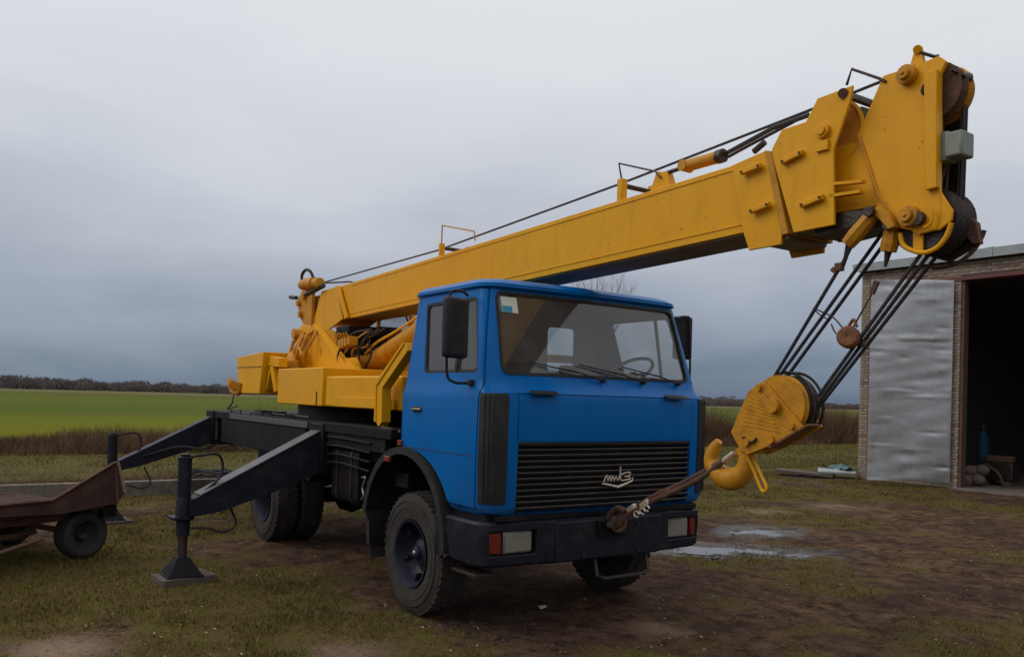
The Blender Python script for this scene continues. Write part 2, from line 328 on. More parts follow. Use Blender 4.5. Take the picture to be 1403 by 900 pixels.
mud = g.mix(g.mr(big, .38, .62, 0, .65), mud, (.036, .024, .023)); mud = g.mix(g.mr(g.noise(ge, 2.6, 7, .7), .56, .7, 0, .6), mud, (.23, .16, .105))
moss = g.mix(g.mr(fine, .3, .7), (.060, .045, .018), (.17, .122, .045)); moss = g.mix(g.mr(mid, .48, .62, 0, .75), moss, (.085, .098, .012))
m2_ = g.noise(ge, 1.7, 6, .65); thr = g.math('ADD', g.math('ADD', at, g.math('MULTIPLY', g.math('SUBTRACT', m2_, .5), 1.3)), g.math('MULTIPLY', g.math('SUBTRACT', fine, .5), 1.1))
yard = g.mix(g.mr(thr, .38, .72), mud, moss); yard = g.mix(g.math('MULTIPLY', g.n('ShaderNodeAttribute', attribute_name='pale').outputs['Fac'], g.mr(fine, .3, .6, .4, 1)), yard, (.30, .215, .15))
# tended strip behind the kerb, then the field beyond the ditch
sx = g.n('ShaderNodeSeparateXYZ'); g.l(ge, sx.inputs[0]); xx = sx.outputs[0]
mpn = g.n('ShaderNodeMapping'); mpn.inputs['Scale'].default_value = (.05, .016, 1); g.l(ge, mpn.inputs[0]); fs = g.noise(mpn.outputs[0], 1.0, 4)
strip = g.mix(g.mr(mid, .35, .65), (.085, .092, .024), (.150, .125, .052)); strip = g.mix(g.mr(big, .4, .65), strip, (.10, .078, .036))
fx = g.math('ADD', xx, g.math('MULTIPLY', g.math('SUBTRACT', fs, .5), 34.0)); field = g.mix(g.mr(fx, -36, -62), (.175, .172, .012), (.095, .125, .018)); field = g.mix(g.mr(fx, -70, -100), field, (.115, .132, .022)); field = g.mix(g.mr(fx, -150, -190), field, (.105, .105, .022)); field = g.mix(g.mr(mid, .35, .65, 0, .5), field, (.040, .066, .008)); field = g.mix(g.mr(g.noise(mpn.outputs[0], 2.7, 5, .7), .5, .68, 0, .55), field, (.12, .10, .03))
far = g.mix(g.mr(xx, -190, -260), field, (.14, .125, .06))
rr = g.math('ADD', xx, g.math('MULTIPLY', g.math('SUBTRACT', big, .5), 3.0))
c = g.mix(g.mr(rr, -9.4, -11.5), yard, strip); c = g.mix(g.mr(rr, -21, -24), c, far)
c = g.mix(g.math('MULTIPLY', wa, .75), c, (.022, .017, .014)); g.l(c, g.b.inputs['Base Color'])
g.l(g.mr(wa, 0, 1, .88, .25), g.b.inputs['Roughness']); g.l(g.mr(wa, 0, 1, .02, .5), g.b.inputs['Specular IOR Level'])
bp = g.n('ShaderNodeBump'); bp.inputs['Distance'].default_value = .05; bp.inputs['Strength'].default_value = .9
hh = g.math('ADD', g.math('MULTIPLY', fine, .6), mid); g.l(hh, bp.inputs['Height']); g.l(bp.outputs[0], g.b.inputs['Normal'])
pd = puddle(X, Y)
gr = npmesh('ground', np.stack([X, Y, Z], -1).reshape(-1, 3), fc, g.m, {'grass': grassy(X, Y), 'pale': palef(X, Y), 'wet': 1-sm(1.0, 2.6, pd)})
tag(gr, kind='structure')
# puddle water: a level sheet that the hollows cut to shape
wt = NT('water'); wt.b.inputs['Base Color'].default_value = (.05, .042, .035, 1); wt.b.inputs['Roughness'].default_value = .06; wt.b.inputs['Specular IOR Level'].default_value = .6; wt.b.inputs['IOR'].default_value = 1.33
wn = wt.noise(wt.n('ShaderNodeNewGeometry').outputs['Position'], 14, 3); wb = wt.n('ShaderNodeBump'); wb.inputs['Strength'].default_value = .08; wb.inputs['Distance'].default_value = .01; wt.l(wn, wb.inputs['Height']); wt.l(wb.outputs[0], wt.b.inputs['Normal'])
wm = MB()
for cx, cy, a, b, an in PUD:
    lv = float(height(np.array([cx]), np.array([cy]))[0])+.02
    pts = []
    for i in range(28):
        t = 2*math.pi*i/28; u, v = math.cos(t)*b*1.35, math.sin(t)*a*1.35; pts.append((cx+u*math.cos(an)-v*math.sin(an), cy+u*math.sin(an)+v*math.cos(an), lv+.0005*len(wm.f)))
    wm.add(pts, [tuple(range(28))])
tag(wm.build('puddle_water', wt.m, smooth=None), kind='structure')
# ------------------------------------------------------------------ grass blades, litter, weeds
def frustum_pts(n, dmin, dmax, seed, pw=1.0, l0=-.8, l1=.8):
    rs = np.random.RandomState(seed); u = rs.rand(n); d = dmin+(dmax-dmin)*u**pw; lat = (l0+(l1-l0)*rs.rand(n))*d
    return CAM.x+fw.x*d+r0.x*lat, CAM.y+fw.y*d+r0.y*lat, d, rs
def blades(name, x, y, z, h, wd, rs, m, lean=.6, tone=None):
    n = len(x); a = rs.rand(n)*6.283; la = rs.rand(n)*6.283; le = rs.rand(n)*lean*h
    b0 = np.stack([x-np.cos(a)*wd, y-np.sin(a)*wd, z], -1); b1 = np.stack([x+np.cos(a)*wd, y+np.sin(a)*wd, z], -1)
    t = np.stack([x+np.cos(la)*le, y+np.sin(la)*le, z+h], -1)
    v = np.stack([b0, b1, t], 1).reshape(-1, 3); f = np.arange(3*n).reshape(n, 3)
    tn = np.repeat(rs.rand(n) if tone is None else tone, 3)
    return npmesh(name, v, f, m, {'tone': tn}, smooth=False)
def tonemat(name, cols, nz=1.2):
    q = NT(name); a = q.n('ShaderNodeAttribute', attribute_name='tone').outputs['Fac']; r = q.n('ShaderNodeValToRGB')
    ps = q.noise(q.n('ShaderNodeNewGeometry').outputs['Position'], nz, 4); s = q.math('ADD', q.math('MULTIPLY', a, .6), q.mr(ps, .3, .7, -.05, .45)); q.l(s, r.inputs[0])
    e = r.color_ramp.elements; e[0].color = (*cols[0], 1); e[1].color = (*cols[-1], 1)
    for i, c in enumerate(cols[1:-1]): k = e.new((i+1)/(len(cols)-1)); k.color = (*c, 1)
    q.l(r.outputs[0], q.b.inputs['Base Color']); q.b.inputs['Roughness'].default_value = .8; q.b.inputs['Specular IOR Level'].default_value = .05; return q.m
GRS = tonemat('grass_blade', [(.046, .042, .014), (.078, .070, .020), (.135, .098, .036), (.22, .155, .072)])
x, y, d, rs = frustum_pts(500000, 2.6, 26, 5, 1.25)
gg = grassy(x, y); patch = fbm(x, y, .22, 77, 3)
k = (gg+(patch-.5)*1.3 > .45+rs.rand(len(x))*.5) & (x > -9.2) & (y < 15.6) & (puddle(x, y) > 1.05)
x, y, d, gg = x[k], y[k], d[k], gg[k]
h = (.010+.022*rs.rand(len(x)))*(.6+.7*np.clip(gg, 0, 1)); tuft = fbm(x, y, .8, 91, 2) > .66; h = h*np.where(tuft, 1.8, 1)
wd = .0014+.0004*d
b = blades('yard_grass', x, y, height(x, y)-.003, h, wd, rs, GRS, 1.3)
tag(b, 'short dull green and straw coloured turf patches on the muddy yard', 'grass', kind='stuff')
x, y, d, rs = frustum_pts(210000, 12, 44, 6, .9)
k = (x < -9.6+.0*x) & (x > -24); x, y, d = x[k], y[k], d[k]
STG = tonemat('verge_grass', [(.080, .080, .018), (.115, .110, .026), (.15, .125, .040), (.18, .135, .06)], .5)
b = blades('verge_grass', x, y, 0*x-.005, .025+.055*rs.rand(len(x)), .003+.0004*d, rs, STG, 1.2)
tag(b, 'yellow green rough grass between the concrete kerb and the weed strip', 'grass', kind='stuff')
# fallen leaves and wood chips
x, y, d, rs = frustum_pts(8500, 2.6, 16, 8, 1.1); keep = (fbm(x, y, 1.1, 55, 3) > .44) & (x > -9) & (y < 14); x, y = x[keep], y[keep]
LIT = tonemat('leaf_litter', [(.10, .07, .045), (.17, .12, .075), (.28, .23, .15), (.38, .34, .26)], 2)
n = len(x); a = rs.rand(n)*6.28; s = .005+.013*rs.rand(n)**2; z = height(x, y)+.008; t1, t2 = rs.randn(n)*.3, rs.randn(n)*.3
q = []
for u, v in ((-1, -.2), (.1, -.6), (1, .1), (-.1, .7)):
    dx, dy = (u*np.cos(a)-v*np.sin(a))*s, (u*np.sin(a)+v*np.cos(a))*s; q.append(np.stack([x+dx, y+dy, z+dx*t1+dy*t2], -1))
b = npmesh('leaf_litter', np.stack(q, 1).reshape(-1, 3), np.arange(4*n).reshape(n, 4), LIT, {'tone': np.repeat(rs.rand(n), 4)}, False)
tag(b, 'scattered pale dead leaves and chips lying on the yard', 'leaves', kind='stuff')
# clods and stones in the mud
x, y, d, rs = frustum_pts(3800, 2.8, 14, 18, 1.2); keep = (grassy(x, y) < .5) & (puddle(x, y) > 1.2); x, y = x[keep], y[keep]; n = len(x)
s = .006+.016*rs.rand(n)**3; z = height(x, y); o6 = np.array([(1, 0, 0), (0, 1, 0), (-1, 0, 0), (0, -1, 0), (0, 0, .7), (0, 0, -.7)])
v = np.stack([x, y, z], -1)[:, None, :]+o6[None]*s[:, None, None]*(.6+.8*rs.rand(n, 6, 1)); f = np.array([(0, 1, 4), (1, 2, 4), (2, 3, 4), (3, 0, 4), (1, 0, 5), (2, 1, 5), (3, 2, 5), (0, 3, 5)])
b = npmesh('clods', v.reshape(-1, 3), (f[None]+6*np.arange(n)[:, None, None]).reshape(-1, 3), tonemat('clod_earth', [(.045, .032, .026), (.08, .06, .046), (.16, .125, .10)]), {'tone': np.repeat(rs.rand(n), 6)}, False)
tag(b, 'small clods and stones pressed into the muddy yard', 'stones', kind='stuff')
# dead weed strip along the ditch
rs = np.random.RandomState(12); n = 210000
yy = -38+125*rs.rand(n); xx_ = -19.2-5.2*rs.rand(n)+(fbm(yy, 0*yy, 6, 60)-.5)*1.6
hgt = (.45+.25*sm(5, 22, yy)+(1.0+.35*sm(5, 22, yy))*fbm(xx_, yy, 2.4, 61, 4)**1.3)*(.45+.65*rs.rand(n))*(1-.4*sm(-23, -24.5, xx_)); gap = fbm(xx_, yy, 4.5, 66, 3)
hgt = hgt*(.65+.85*sm(.32, .6, gap))*(.3+.7*sm(-19.2, -20.8, xx_))
BRW = tonemat('dead_weeds', [(.055, .030, .026), (.105, .058, .042), (.15, .092, .055), (.21, .155, .075)], .35)
b = blades('dead_weeds', xx_, yy, 0*yy-.02, hgt, .006+.010*rs.rand(n), rs, BRW, .95)
tag(b, 'brown purple dead weeds standing along the ditch before the field', 'weeds', kind='stuff')
# a ragged row of dead stems lying behind the kerb
n = 9000; yy = -9+15*rs.rand(n); xx_ = -9.75-.8*rs.rand(n)
b = blades('kerb_weeds', xx_, yy, 0*yy, .22+.30*rs.rand(n)*fbm(yy, xx_, 1.1, 71, 2), .010+.010*rs.rand(n), rs, BRW, 1.8)
tag(b, 'matted dark dead stems lying just behind the concrete kerb', 'weeds', kind='stuff')
# far wood
n_t = 2100; V_ = []; T_ = []; rs = np.random.RandomState(33)
for i in range(n_t):
    ty = -260+1200*rs.rand(); tx = -330-60*rs.rand()-.10*max(ty, 0); big_ = fbm(np.array([ty]), np.array([0.]), 55, 81, 3)[0]
    hh_ = (3.3+10.5*max(0, big_-.2)**1.5)*(.7+.6*rs.rand()**3); ww = 2.2+hh_*(.25+.2*rs.rand()); m_ = 150
    th = rs.rand(m_)*6.283; zz = hh_*(.02+.98*rs.rand(m_)**.8); ra = ww*np.sqrt(np.clip(1-((zz/hh_-.45)/.62)**2, .02, 1))*rs.rand(m_)**.5
    cx, cy_ = tx+np.cos(th)*ra, ty+np.sin(th)*ra; L2 = .3+.7*rs.rand(m_); w2 = .10+.24*rs.rand(m_); an = rs.rand(m_)*6.28; tl = (rs.rand(m_)-.5)*1.2
    p0 = np.stack([cx-np.cos(an)*w2, cy_-np.sin(an)*w2, zz-L2*.5], -1); p1 = np.stack([cx+np.cos(an)*w2, cy_+np.sin(an)*w2, zz-L2*.5], -1); p2 = np.stack([cx+tl, cy_+tl, zz+L2], -1)
    V_.append(np.stack([p0, p1, p2], 1).reshape(-1, 3)); T_.append(np.full(3*m_, rs.rand()))
V_ = np.concatenate(V_); b = npmesh('far_wood', V_, np.arange(len(V_)).reshape(-1, 3), tonemat('hazed_wood_mass', [(.120, .104, .108), (.14, .116, .112), (.15, .125, .118), (.12, .112, .108)], .02), {'tone': np.concatenate(T_)}, False)  # greyed tones carry the distance haze in the wood colour
tag(b, 'leafless brown wood along the horizon beyond the green field', 'wood', kind='stuff')
# bare tree behind the cab
BRK = mat('bark', (.16, .115, .10), .9, c2=(.22, .17, .15), nscale=6)
def bare_tree(x, y, H, seed, label):
    t = thing('bare_tree', label, 'tree', (x, y, 0)); rnd = random.Random(seed); trunk = MB(); tw = MB()
    def grow(p, d, L_, r, lv):
        q = [p]; dd = d
        for i in range(4): dd = (dd+Vector((rnd.uniform(-.14, .14), rnd.uniform(-.14, .14), .06))).normalized(); q.append(q[-1]+dd*L_/4)
        (trunk if lv < 2 else tw).tube(q, [r*(1-.12*i) for i in range(5)], 7 if lv < 2 else 3)
        if lv < 4:
            for i in range(9 if lv == 0 else 5):
                k = rnd.randint(1, 4) if lv else rnd.choice((2, 2, 3, 3, 4)); s = Vector((rnd.uniform(-1, 1), rnd.uniform(-1, 1), rnd.uniform(.3, 1.1))).normalized()
                grow(q[k], (dd*.55+s*.7).normalized(), L_*rnd.uniform(.42, .62), r*.36, lv+1)
    grow(Vector((x, y, -.1)), Vector((0, 0, 1)), H*.6, H*.016, 0)
    trunk.build('trunk', BRK, t); tw.build('crown', BRK, t, smooth=None)
p = P(842, 600, 2, 0); p2_ = P(790, 596, 2, 0)
bare_tree(-41.0, 38.0, 13.2, 4, 'bare tree rising behind the blue cab roof')
# ------------------------------------------------------------------ concrete kerb: separate cast blocks
kerb = thing('concrete_kerb', 'low weathered concrete kerb crossing the yard behind the crane', 'kerb', (-9.45, -1, 0))
yb = -11.6
while yb < 4.6:
    L_ = 2.35; tilt = random.uniform(-.008, .008)
    m = MB(); m.box((-9.42+random.uniform(-.015, .015), yb+L_/2, .10+random.uniform(-.008, .01)), (.20, L_-.02, .34), Matrix.Rotation(tilt, 3, 'X')); m.build('kerb_block', CON, kerb, bevel=.012); yb += L_
# ------------------------------------------------------------------ garage
GY = 16.1; GX0, GX1 = -6.80, 9.5; OX0, OX1, OZ = -4.12, 5.2, 5.12; GZ = 5.62
bk = NT('brick_wall'); tcx = bk.n('ShaderNodeNewGeometry').outputs['Position']; nn = bk.noise(tcx, 9, 5); bk.l(bk.mix(bk.mr(nn, .3, .7), (.17, .14, .115), (.26, .22, .18)), bk.b.inputs['Base Color']); bk.b.inputs['Roughness'].default_value = .9
MOR = mat('mortar', (.075, .062, .052), .95, c2=(.12, .10, .085), nscale=9, bump=.5, bscale=40)
BRC = [mat('brick_%s' % nm, c, .9, c2=tuple(v*.7 for v in c), nscale=14, nmix=.8, dirt=(.10, .075, .06), dscale=9, damt=.7, bump=.5, bscale=45) for nm, c in (('pale', (.38, .30, .23)), ('grey', (.31, .25, .20)), ('tan', (.34, .245, .17)), ('red', (.27, .15, .11)))]
ga = thing('garage', 'tall brick garage with a dark open doorway and sheet metal fascia', 'garage', (GX0, GY, 0))
def wallpart(a, b, m=MOR, name='wall'): return MB().bb(a, b).build(name, m, ga)
D = .42
w1 = wallpart((GX0+.012, GY+.012, -.1), (OX0-.012, GY+D, GZ-.003)); w2 = wallpart((OX0-.012, GY+.012, OZ+.10), (OX1, GY+D, GZ-.003)); wallpart((OX1, GY+.012, -.1), (GX1, GY+D, GZ-.003))
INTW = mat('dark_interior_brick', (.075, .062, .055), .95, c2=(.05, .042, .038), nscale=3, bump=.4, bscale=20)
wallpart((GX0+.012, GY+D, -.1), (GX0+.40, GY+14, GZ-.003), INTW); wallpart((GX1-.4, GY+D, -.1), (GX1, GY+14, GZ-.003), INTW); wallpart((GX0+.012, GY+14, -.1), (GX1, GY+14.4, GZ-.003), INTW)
MB().bb((GX0-.12, GY-.20, GZ+.0), (GX1+.2, GY+14.5, GZ+.16)).build('roof', mat('roof_slab', (.12, .11, .10), .9), ga)
FLR = mat('garage_floor', (.17, .13, .105), .9, c2=(.10, .08, .065), nscale=2.5, nmix=.9, bump=.4, bscale=16)
MB().bb((OX0-.004, GY-.35, -.2), (OX1, GY+D, .035)).build('threshold', FLR, ga, bevel=.01)
MB().bb((GX0+.4, GY+D, -.2), (GX1-.4, GY+14, .03)).build('floor', FLR, ga)
brm = {}
def brick(x0, x1, z0, z1, par):
    L_, H_ = round(x1-x0, 3), round(z1-z0, 3); mi = random.choices(range(4), (5, 4, 3, 1))[0]; key = (L_, H_, mi, random.randrange(2))
    jy = random.uniform(-.006, .004)
    if key not in brm:
        mb = MB().bb((0, -.006, 0), (L_, .03, H_)); o = mb.build('brick', BRC[mi], None, smooth=None); bv = [Vector(v.co)+Vector([random.uniform(-.002, .002) for _ in range(3)]) for v in o.data.vertices]
        for v, c_ in zip(o.data.vertices, bv): v.co = c_
        brm[key] = o.data; bpy.data.objects.remove(o)
    o = bpy.data.objects.new('brick', brm[key]); C.objects.link(o); o.parent = par; o.location = Vector((x0, GY+jy, z0))-Vector((GX0, GY, 0)); o.rotation_euler = (0, random.uniform(-.006, .006), 0)
rest = MB(); nb = 0
PITCH, BL = .0795, .25
rows = int((GZ-.02)/PITCH)
for r_ in range(rows):
    z0 = r_*PITCH+.01; z1 = z0+.067; off = 0 if r_ % 2 == 0 else -.13
    xx0 = GX0+off
    while xx0 < GX1:
        a, b_ = max(xx0, GX0), min(xx0+BL, GX1)
        xx0 += BL+.011
        if b_-a < .04: continue
        if z0 < OZ+.09:
            if a < OX1 and b_ > OX0:
                if a < OX0 and b_-OX0 > 0 and OX0-a > .04: b_ = OX0
                elif b_ > OX1 and OX1-a > 0 and b_-OX1 > .04: a = OX1
                else: continue
        seen = (z0 > OZ+.02 and b_ < -1.9) or (z0 <= OZ+.02 and (a < -6.42 or (a > -4.55 and b_ <= OX0+.001)))
        if seen and nb < 300: brick(a, b_, z0, z1, w1 if b_ <= OX0+.05 or True else w2); nb += 1
        else: rest.bb((a, GY, z0), (b_, GY+.03, z1))
tag(rest.build('brickwork', BRC[1], w2, smooth=None), kind='stuff')
print('bricks', nb)
MB().bb((OX0-.5, GY-.022, OZ), (OX1+.3, GY+D-.02, OZ+.095)).build('lintel', RED, ga, bevel=.006)
MB().bb((OX0-.0, GY+.03, 0.03), (OX0+.07, GY+.16, OZ-.002)).build('door_frame', RST, ga)
# fascia sheets with lapped joints
FAS = mat('fascia_sheet', (.33, .36, .37), .5, c2=(.24, .26, .27), nscale=2, nmix=.8, dirt=(.16, .15, .14), dscale=3, damt=.5, bump=.08, bscale=8)
xs = [GX0-.16, -3.42, -3.30, -1.25, .8, 2.85, 4.9, 6.95, GX1+.22]
for i, (a, b_) in enumerate(zip(xs, xs[1:])):
    m = MB(); pr = .012 if i % 2 else .0
    m.prism([(a+.0015, GY-.205-pr, GZ-.03), (a+.0015, GY-.215-pr, GZ+.185+pr), (a+.0015, GY-.05, GZ+.205+pr), (a+.0015, GY-.05, GZ+.165), (a+.0015, GY-.203, GZ+.163), (a+.0015, GY-.203, GZ-.03)], (b_-a-.003, 0, 0)); m.build('fascia_sheet', FAS, ga)
# dented sheet steel door leaf, standing open
gm = NT('galvanised_sheet'); ob = gm.n('ShaderNodeTexCoord').outputs['Object']
mpg = gm.n('ShaderNodeMapping'); mpg.inputs['Scale'].default_value = (1, 1, 2.2); gm.l(ob, mpg.inputs[0])
a_ = gm.noise(mpg.outputs[0], 1.2, 5); c_ = gm.mix(gm.mr(a_, .35, .65), (.44, .435, .43), (.60, .59, .58)); c_ = gm.mix(gm.mr(gm.noise(mpg.outputs[0], 7, 8, .7), .55, .75, 0, .5), c_, (.20, .17, .15))
gm.l(c_, gm.b.inputs['Base Color']); gm.b.inputs['Metallic'].default_value = .8; gm.l(gm.mr(gm.noise(ob, 3, 5), .3, .7, .24, .42), gm.b.inputs['Roughness'])
L0 = Vector((-4.28, 16.03, 0)); L1 = Vector((-5.58, 14.56, 0)); ud = (L1-L0).normalized(); LW = (L1-L0).length; nd = Vector((-ud.y, ud.x, 0)); nd = nd if nd.dot(CAM-L0) > 0 else -nd
LZ0, LZ1 = .13, 5.13
dl = thing('door_leaf', 'dented silver sheet steel door leaf standing open left of the doorway', 'door', L0)
rs = np.random.RandomState(3)
def dent(u, z):
    s = 0.010*math.sin(u*2.1+z*1.3)
    for cu, cz, au, az, am in DEN: s += am*math.exp(-((u-cu)/au)**2-((z-cz)/az)**2)
    s += .0012*math.sin(z*6.3+.9*math.sin(u*3))+.0015*math.sin(z*15+u*4+math.sin(z*2.3)*2)
    return s
DEN = [(rs.rand()*LW, LZ0+5*rs.rand(), .08+.42*rs.rand(), .03+.09*rs.rand()**2, (rs.rand()-.5)*.020) for _ in range(60)]
for k_, (ua, ub) in enumerate(((0.0, .44), (.41, LW))):
    m = MB(); nu, nz = 14, 130
    for j in range(nz+1):
        for i in range(nu+1):
            u = ua+(ub-ua)*i/nu; z = LZ0+(LZ1-LZ0)*j/nz; e_ = min(1, u/.05+.1, (LW-u)/.05+.1, (z-LZ0)/.06, (LZ1-z)/.06)
            q_ = L0+ud*u+nd*(.036+dent(u, z)*max(e_, .15)+(-.004 if k_ else 0)); m.v.append((q_.x, q_.y, z))
    m.f = [(j*(nu+1)+i, j*(nu+1)+i+1, (j+1)*(nu+1)+i+1, (j+1)*(nu+1)+i) for j in range(nz) for i in range(nu)]
    o = m.build('sheet_panel', gm.m, dl, smooth=60); sl = o.modifiers.new('thick', 'SOLIDIFY'); sl.thickness = .002; sl.use_rim = False
fr = MB(); rm = Matrix((ud, nd, Vector((0, 0, 1)))).transposed()
for u in (.03, LW-.03): fr.box(L0+ud*u-nd*.035+Vector((0, 0, (LZ0+LZ1)/2)), (.05, .05, LZ1-LZ0), rm)
for z in (LZ0+.03, 1.8, 3.4, LZ1-.03): fr.box(L0+ud*(LW/2)-nd*.035+Vector((0, 0, z)), (LW-.12, .045, .05), rm)
fr.build('door_frame', RST, dl)
for z in (1.0, 3.0, 4.6): MB().cyl(L0-ud*.02+nd*.02+Vector((0, 0, z)), L0-ud*.02+nd*.02+Vector((0, 0, z+.22)), .022, 10).build('hinge', RST, dl)
# things standing inside the doorway
BCY = mat('blue_cylinder_paint', (.012, .06, .10), .7, spec=.1, c2=(.012, .04, .06), nscale=5, dirt=(.08, .06, .05), damt=.5)
gp = P(1346, 640, 1, 18.3)
gc = thing('gas_cylinder', 'blue gas cylinder standing just inside the dark garage doorway', 'cylinder', (gp.x, 18.3, .03))
MB().lathe((gp.x, 18.3, .03), (0, 0, 1), [(0, 0), (0, .12), (.02, .14), (1.15, .14), (1.25, .12), (1.33, .05), (1.36, .035), (1.44, .035), (1.44, 0)], 24).build('bottle', BCY, gc)
MB().cyl((gp.x, 18.3, 1.44), (gp.x, 18.3, 1.55), .025, 10).tube([(gp.x-.06, 18.3, 1.5), (gp.x+.1, 18.3, 1.5)], .012, 8).build('valve', RST, gc)
dr = thing('grey_drum', 'dark grey steel drum deeper inside the garage', 'drum', (-1.9, 18.6, .03))
MB().lathe((-1.9, 18.6, .03), (0, 0, 1), [(0, 0), (0, .29), (.28, .29), (.3, .3), (.32, .29), (.58, .29), (.6, .3), (.62, .29), (.88, .29), (.88, 0)], 28).build('drum_body', mat('drum_paint', (.07, .07, .085), .5, c2=(.1, .07, .06)), dr)
cp = P(1325, 650, 1, 17.0)
sk = thing('sack_heap', 'slumped dark sacks beside the gas cylinder inside the garage', 'sacks', (cp.x, 17.0, .03)); rnd = random.Random(2)
for i in range(4):
    c_ = Vector((cp.x-.05+.18*(i % 2), 17.0+.1*i, .03+.12+.2*(i//2)+.02*i)); pr = [(-.3, 0)]+[(-.3+.6*k/8, .15*math.sin(math.pi*(k+.6)/9.2)**.5*rnd.uniform(.85, 1.1)) for k in range(9)]+[(.32, 0)]
    MB().lathe(c_, (.9, .3*(-1)**i, .1*(i % 2)), pr, 14).build('sack', mat('sack_cloth', (.16, .12, .09), .95, c2=(.09, .07, .055), nscale=6), sk, smooth=60)
tp2 = P(1372, 660, 1, 18.0)
er = thing('old_engine', 'dark grey engine block with pipes on the garage floor right of the cylinder', 'engine', (tp2.x, 18.0, .03))
MB().bb((tp2.x-.4, 17.8, .15), (tp2.x+.35, 18.2, .62)).build('block', STL, er, bevel=.03)
MB().bb((tp2.x-.35, 17.85, .62), (tp2.x+.3, 18.1, .78)).build('head_cover', RST, er, bevel=.03)
MB().lathe((tp2.x-.42, 18, .40), (-1, 0, 0), [(0, .0), (0, .22), (.06, .22), (.06, 0)], 24).build('flywheel', STL, er)
MB().tube([(tp2.x-.3, 17.75, .55), (tp2.x-.1, 17.6, .5), (tp2.x+.1, 17.62, .35), (tp2.x+.2, 17.7, .05)], .04, 10, True).build('exhaust_pipe', RST, er)
for x_ in (-.3, .25): MB().bb((tp2.x+x_-.05, 17.75, .03), (tp2.x+x_+.05, 18.25, .15)).build('skid', WOD, er)
ws_ = P(742, 832, 2, .02); wsm = MB(); rnd = random.Random(9)
for i in range(5):
    for j in range(4): wsm.v.append((ws_.x+(i-2)*.018+rnd.uniform(-.006, .006), ws_.y+(j-1.5)*.022+rnd.uniform(-.006, .006), .02+rnd.uniform(0, .025)))
wsm.f = [(i*4+j, i*4+j+1, i*4+j+5, i*4+j+4) for i in range(4) for j in range(3)]
tag(wsm.build('white_speck', mat('speck_white', (.75, .76, .78), .4), None, smooth=20), 'small crumpled white speck on the dark mud under the bumper', 'litter')  # small crumpled white sheet that makes a white spot on the mud
# boards and sheet lying by the corner
bp_ = thing('scrap_board', 'dark board lying flat beside the garage corner', 'board', (-7.9, 15.3, 0)); MB().box((-7.75, 15.1, .09), (1.5, .6, .07), Matrix.Rotation(R(28), 3, 'Z') @ Matrix.Rotation(R(3), 3, 'Y')).build('plank', WOD, bp_, bevel=.006)
MB().box((-7.9, 15.2, .05), (.1, .6, .07), Matrix.Rotation(R(28), 3, 'Z')).build('batten', WOD, bp_)
sp = thing('pale_sheet', 'pale grey sheet resting on the dark board by the garage corner', 'sheet', (-7.3, 15.6, .1)); MB().box((-7.15, 15.65, .17), (.95, .6, .05), Matrix.Rotation(R(35), 3, 'Z') @ Matrix.Rotation(R(6), 3, 'X')).build('sheet_face', FAS, sp)
tp = MB(); 
for i in range(9):
    for j in range(5):
        tp.v.append((-7.75+.11*i+.02*j, 15.75+.09*j, .22+.09*math.sin(i*1.3+j)**2+.08*math.cos(j*1.4+i*.6)*math.sin(math.pi*i/8)))
tp.f = [(j+i*5, j+1+i*5, j+6+i*5, j+5+i*5) for i in range(8) for j in range(4)]
tag(tp.build('crumpled_tarp', mat('teal_tarp', (.05, .15, .16), .5, c2=(.03, .08, .09)), None, smooth=25), 'crumpled dark teal tarpaulin piled on the boards by the garage', 'tarpaulin')
# ------------------------------------------------------------------ rusty trailer at the left edge
TE = P(150, 722, 2, 0); TU = Vector((.42, -.9, 0)).normalized(); TN = Vector((TU.y*-1, TU.x, 0)); TN = TN if TN.dot(CAM-TE) > 0 else -TN
TE = Vector((-3.72, -2.98, 0))
def T(u, n_, z): return TE+TU*u+TN*n_+Vector((0, 0, z))
tr = thing('rusty_trailer', 'low rusty flatbed trailer with a raised end gusset at the left edge', 'trailer', TE)
LB = 4.2
TRP = mat('trailer_side_rust', (.075, .042, .034), .8, spec=.1, c2=(.042, .026, .023), nscale=3, nmix=.9, dirt=(.13, .09, .07), dscale=4, damt=.5, bump=.35, bscale=22)
TRT = mat('dark_old_rubber', (.022, .019, .019), .8, c2=(.04, .034, .03), nscale=6, bump=.3, bscale=30)
trm = Matrix((TU, TN, Vector((0, 0, 1)))).transposed()
def tq(px, py, n_=0): return PN(px, py, T(0, n_, 0), TN)
tip, ebr, ebl, fold, f2 = tq(157, 633), tq(170, 674), tq(160, 690), tq(71, 685), tq(0, 688)
sb = MB(); sb.prism([ebl, tip, fold, T(LB, 0, f2.z-.02), T(LB, 0, f2.z-.14), tq(0, 709), tq(85, 704)], -TN*.03); sb.build('side_plate', TRP, tr, bevel=.004)
MB().tube([ebl+TN*.012, tip+TN*.012, fold+TN*.012, T(LB, .012, f2.z-.02)], .016, 6).build('side_rim', RST, tr)
MB().prism([tip+TN*.02-TU*.02, tip+TN*.02-TU*.05, ebr+TN*.02-TU*.02, ebr+TN*.02+TU*.02], -TN*.04).build('end_edge', mat('worn_trailer_edge', (.30, .20, .14), .8, c2=(.16, .09, .06), nscale=20), tr)
MB().prism([ebl+TN*.01-TU*.0, tip+TN*.01-TU*.02, ebr+TN*.01], -TN*.03).build('end_gusset', TRP, tr)
zb = ebl.z
for j in range(7): MB().box(T(LB/2, -.16-.25*j, f2.z-.17+.0), (LB-.1, .235, .03), trm).build('deck_plank', TRP, tr, bevel=.004)
MB().prism([T(.02, -1.78, zb-.1), T(LB, -1.78, f2.z-.16), T(LB, -1.78, f2.z-.05), T(.02, -1.78, zb-.01)], -TN*.03).build('side_plate', RST2, tr, bevel=.004)
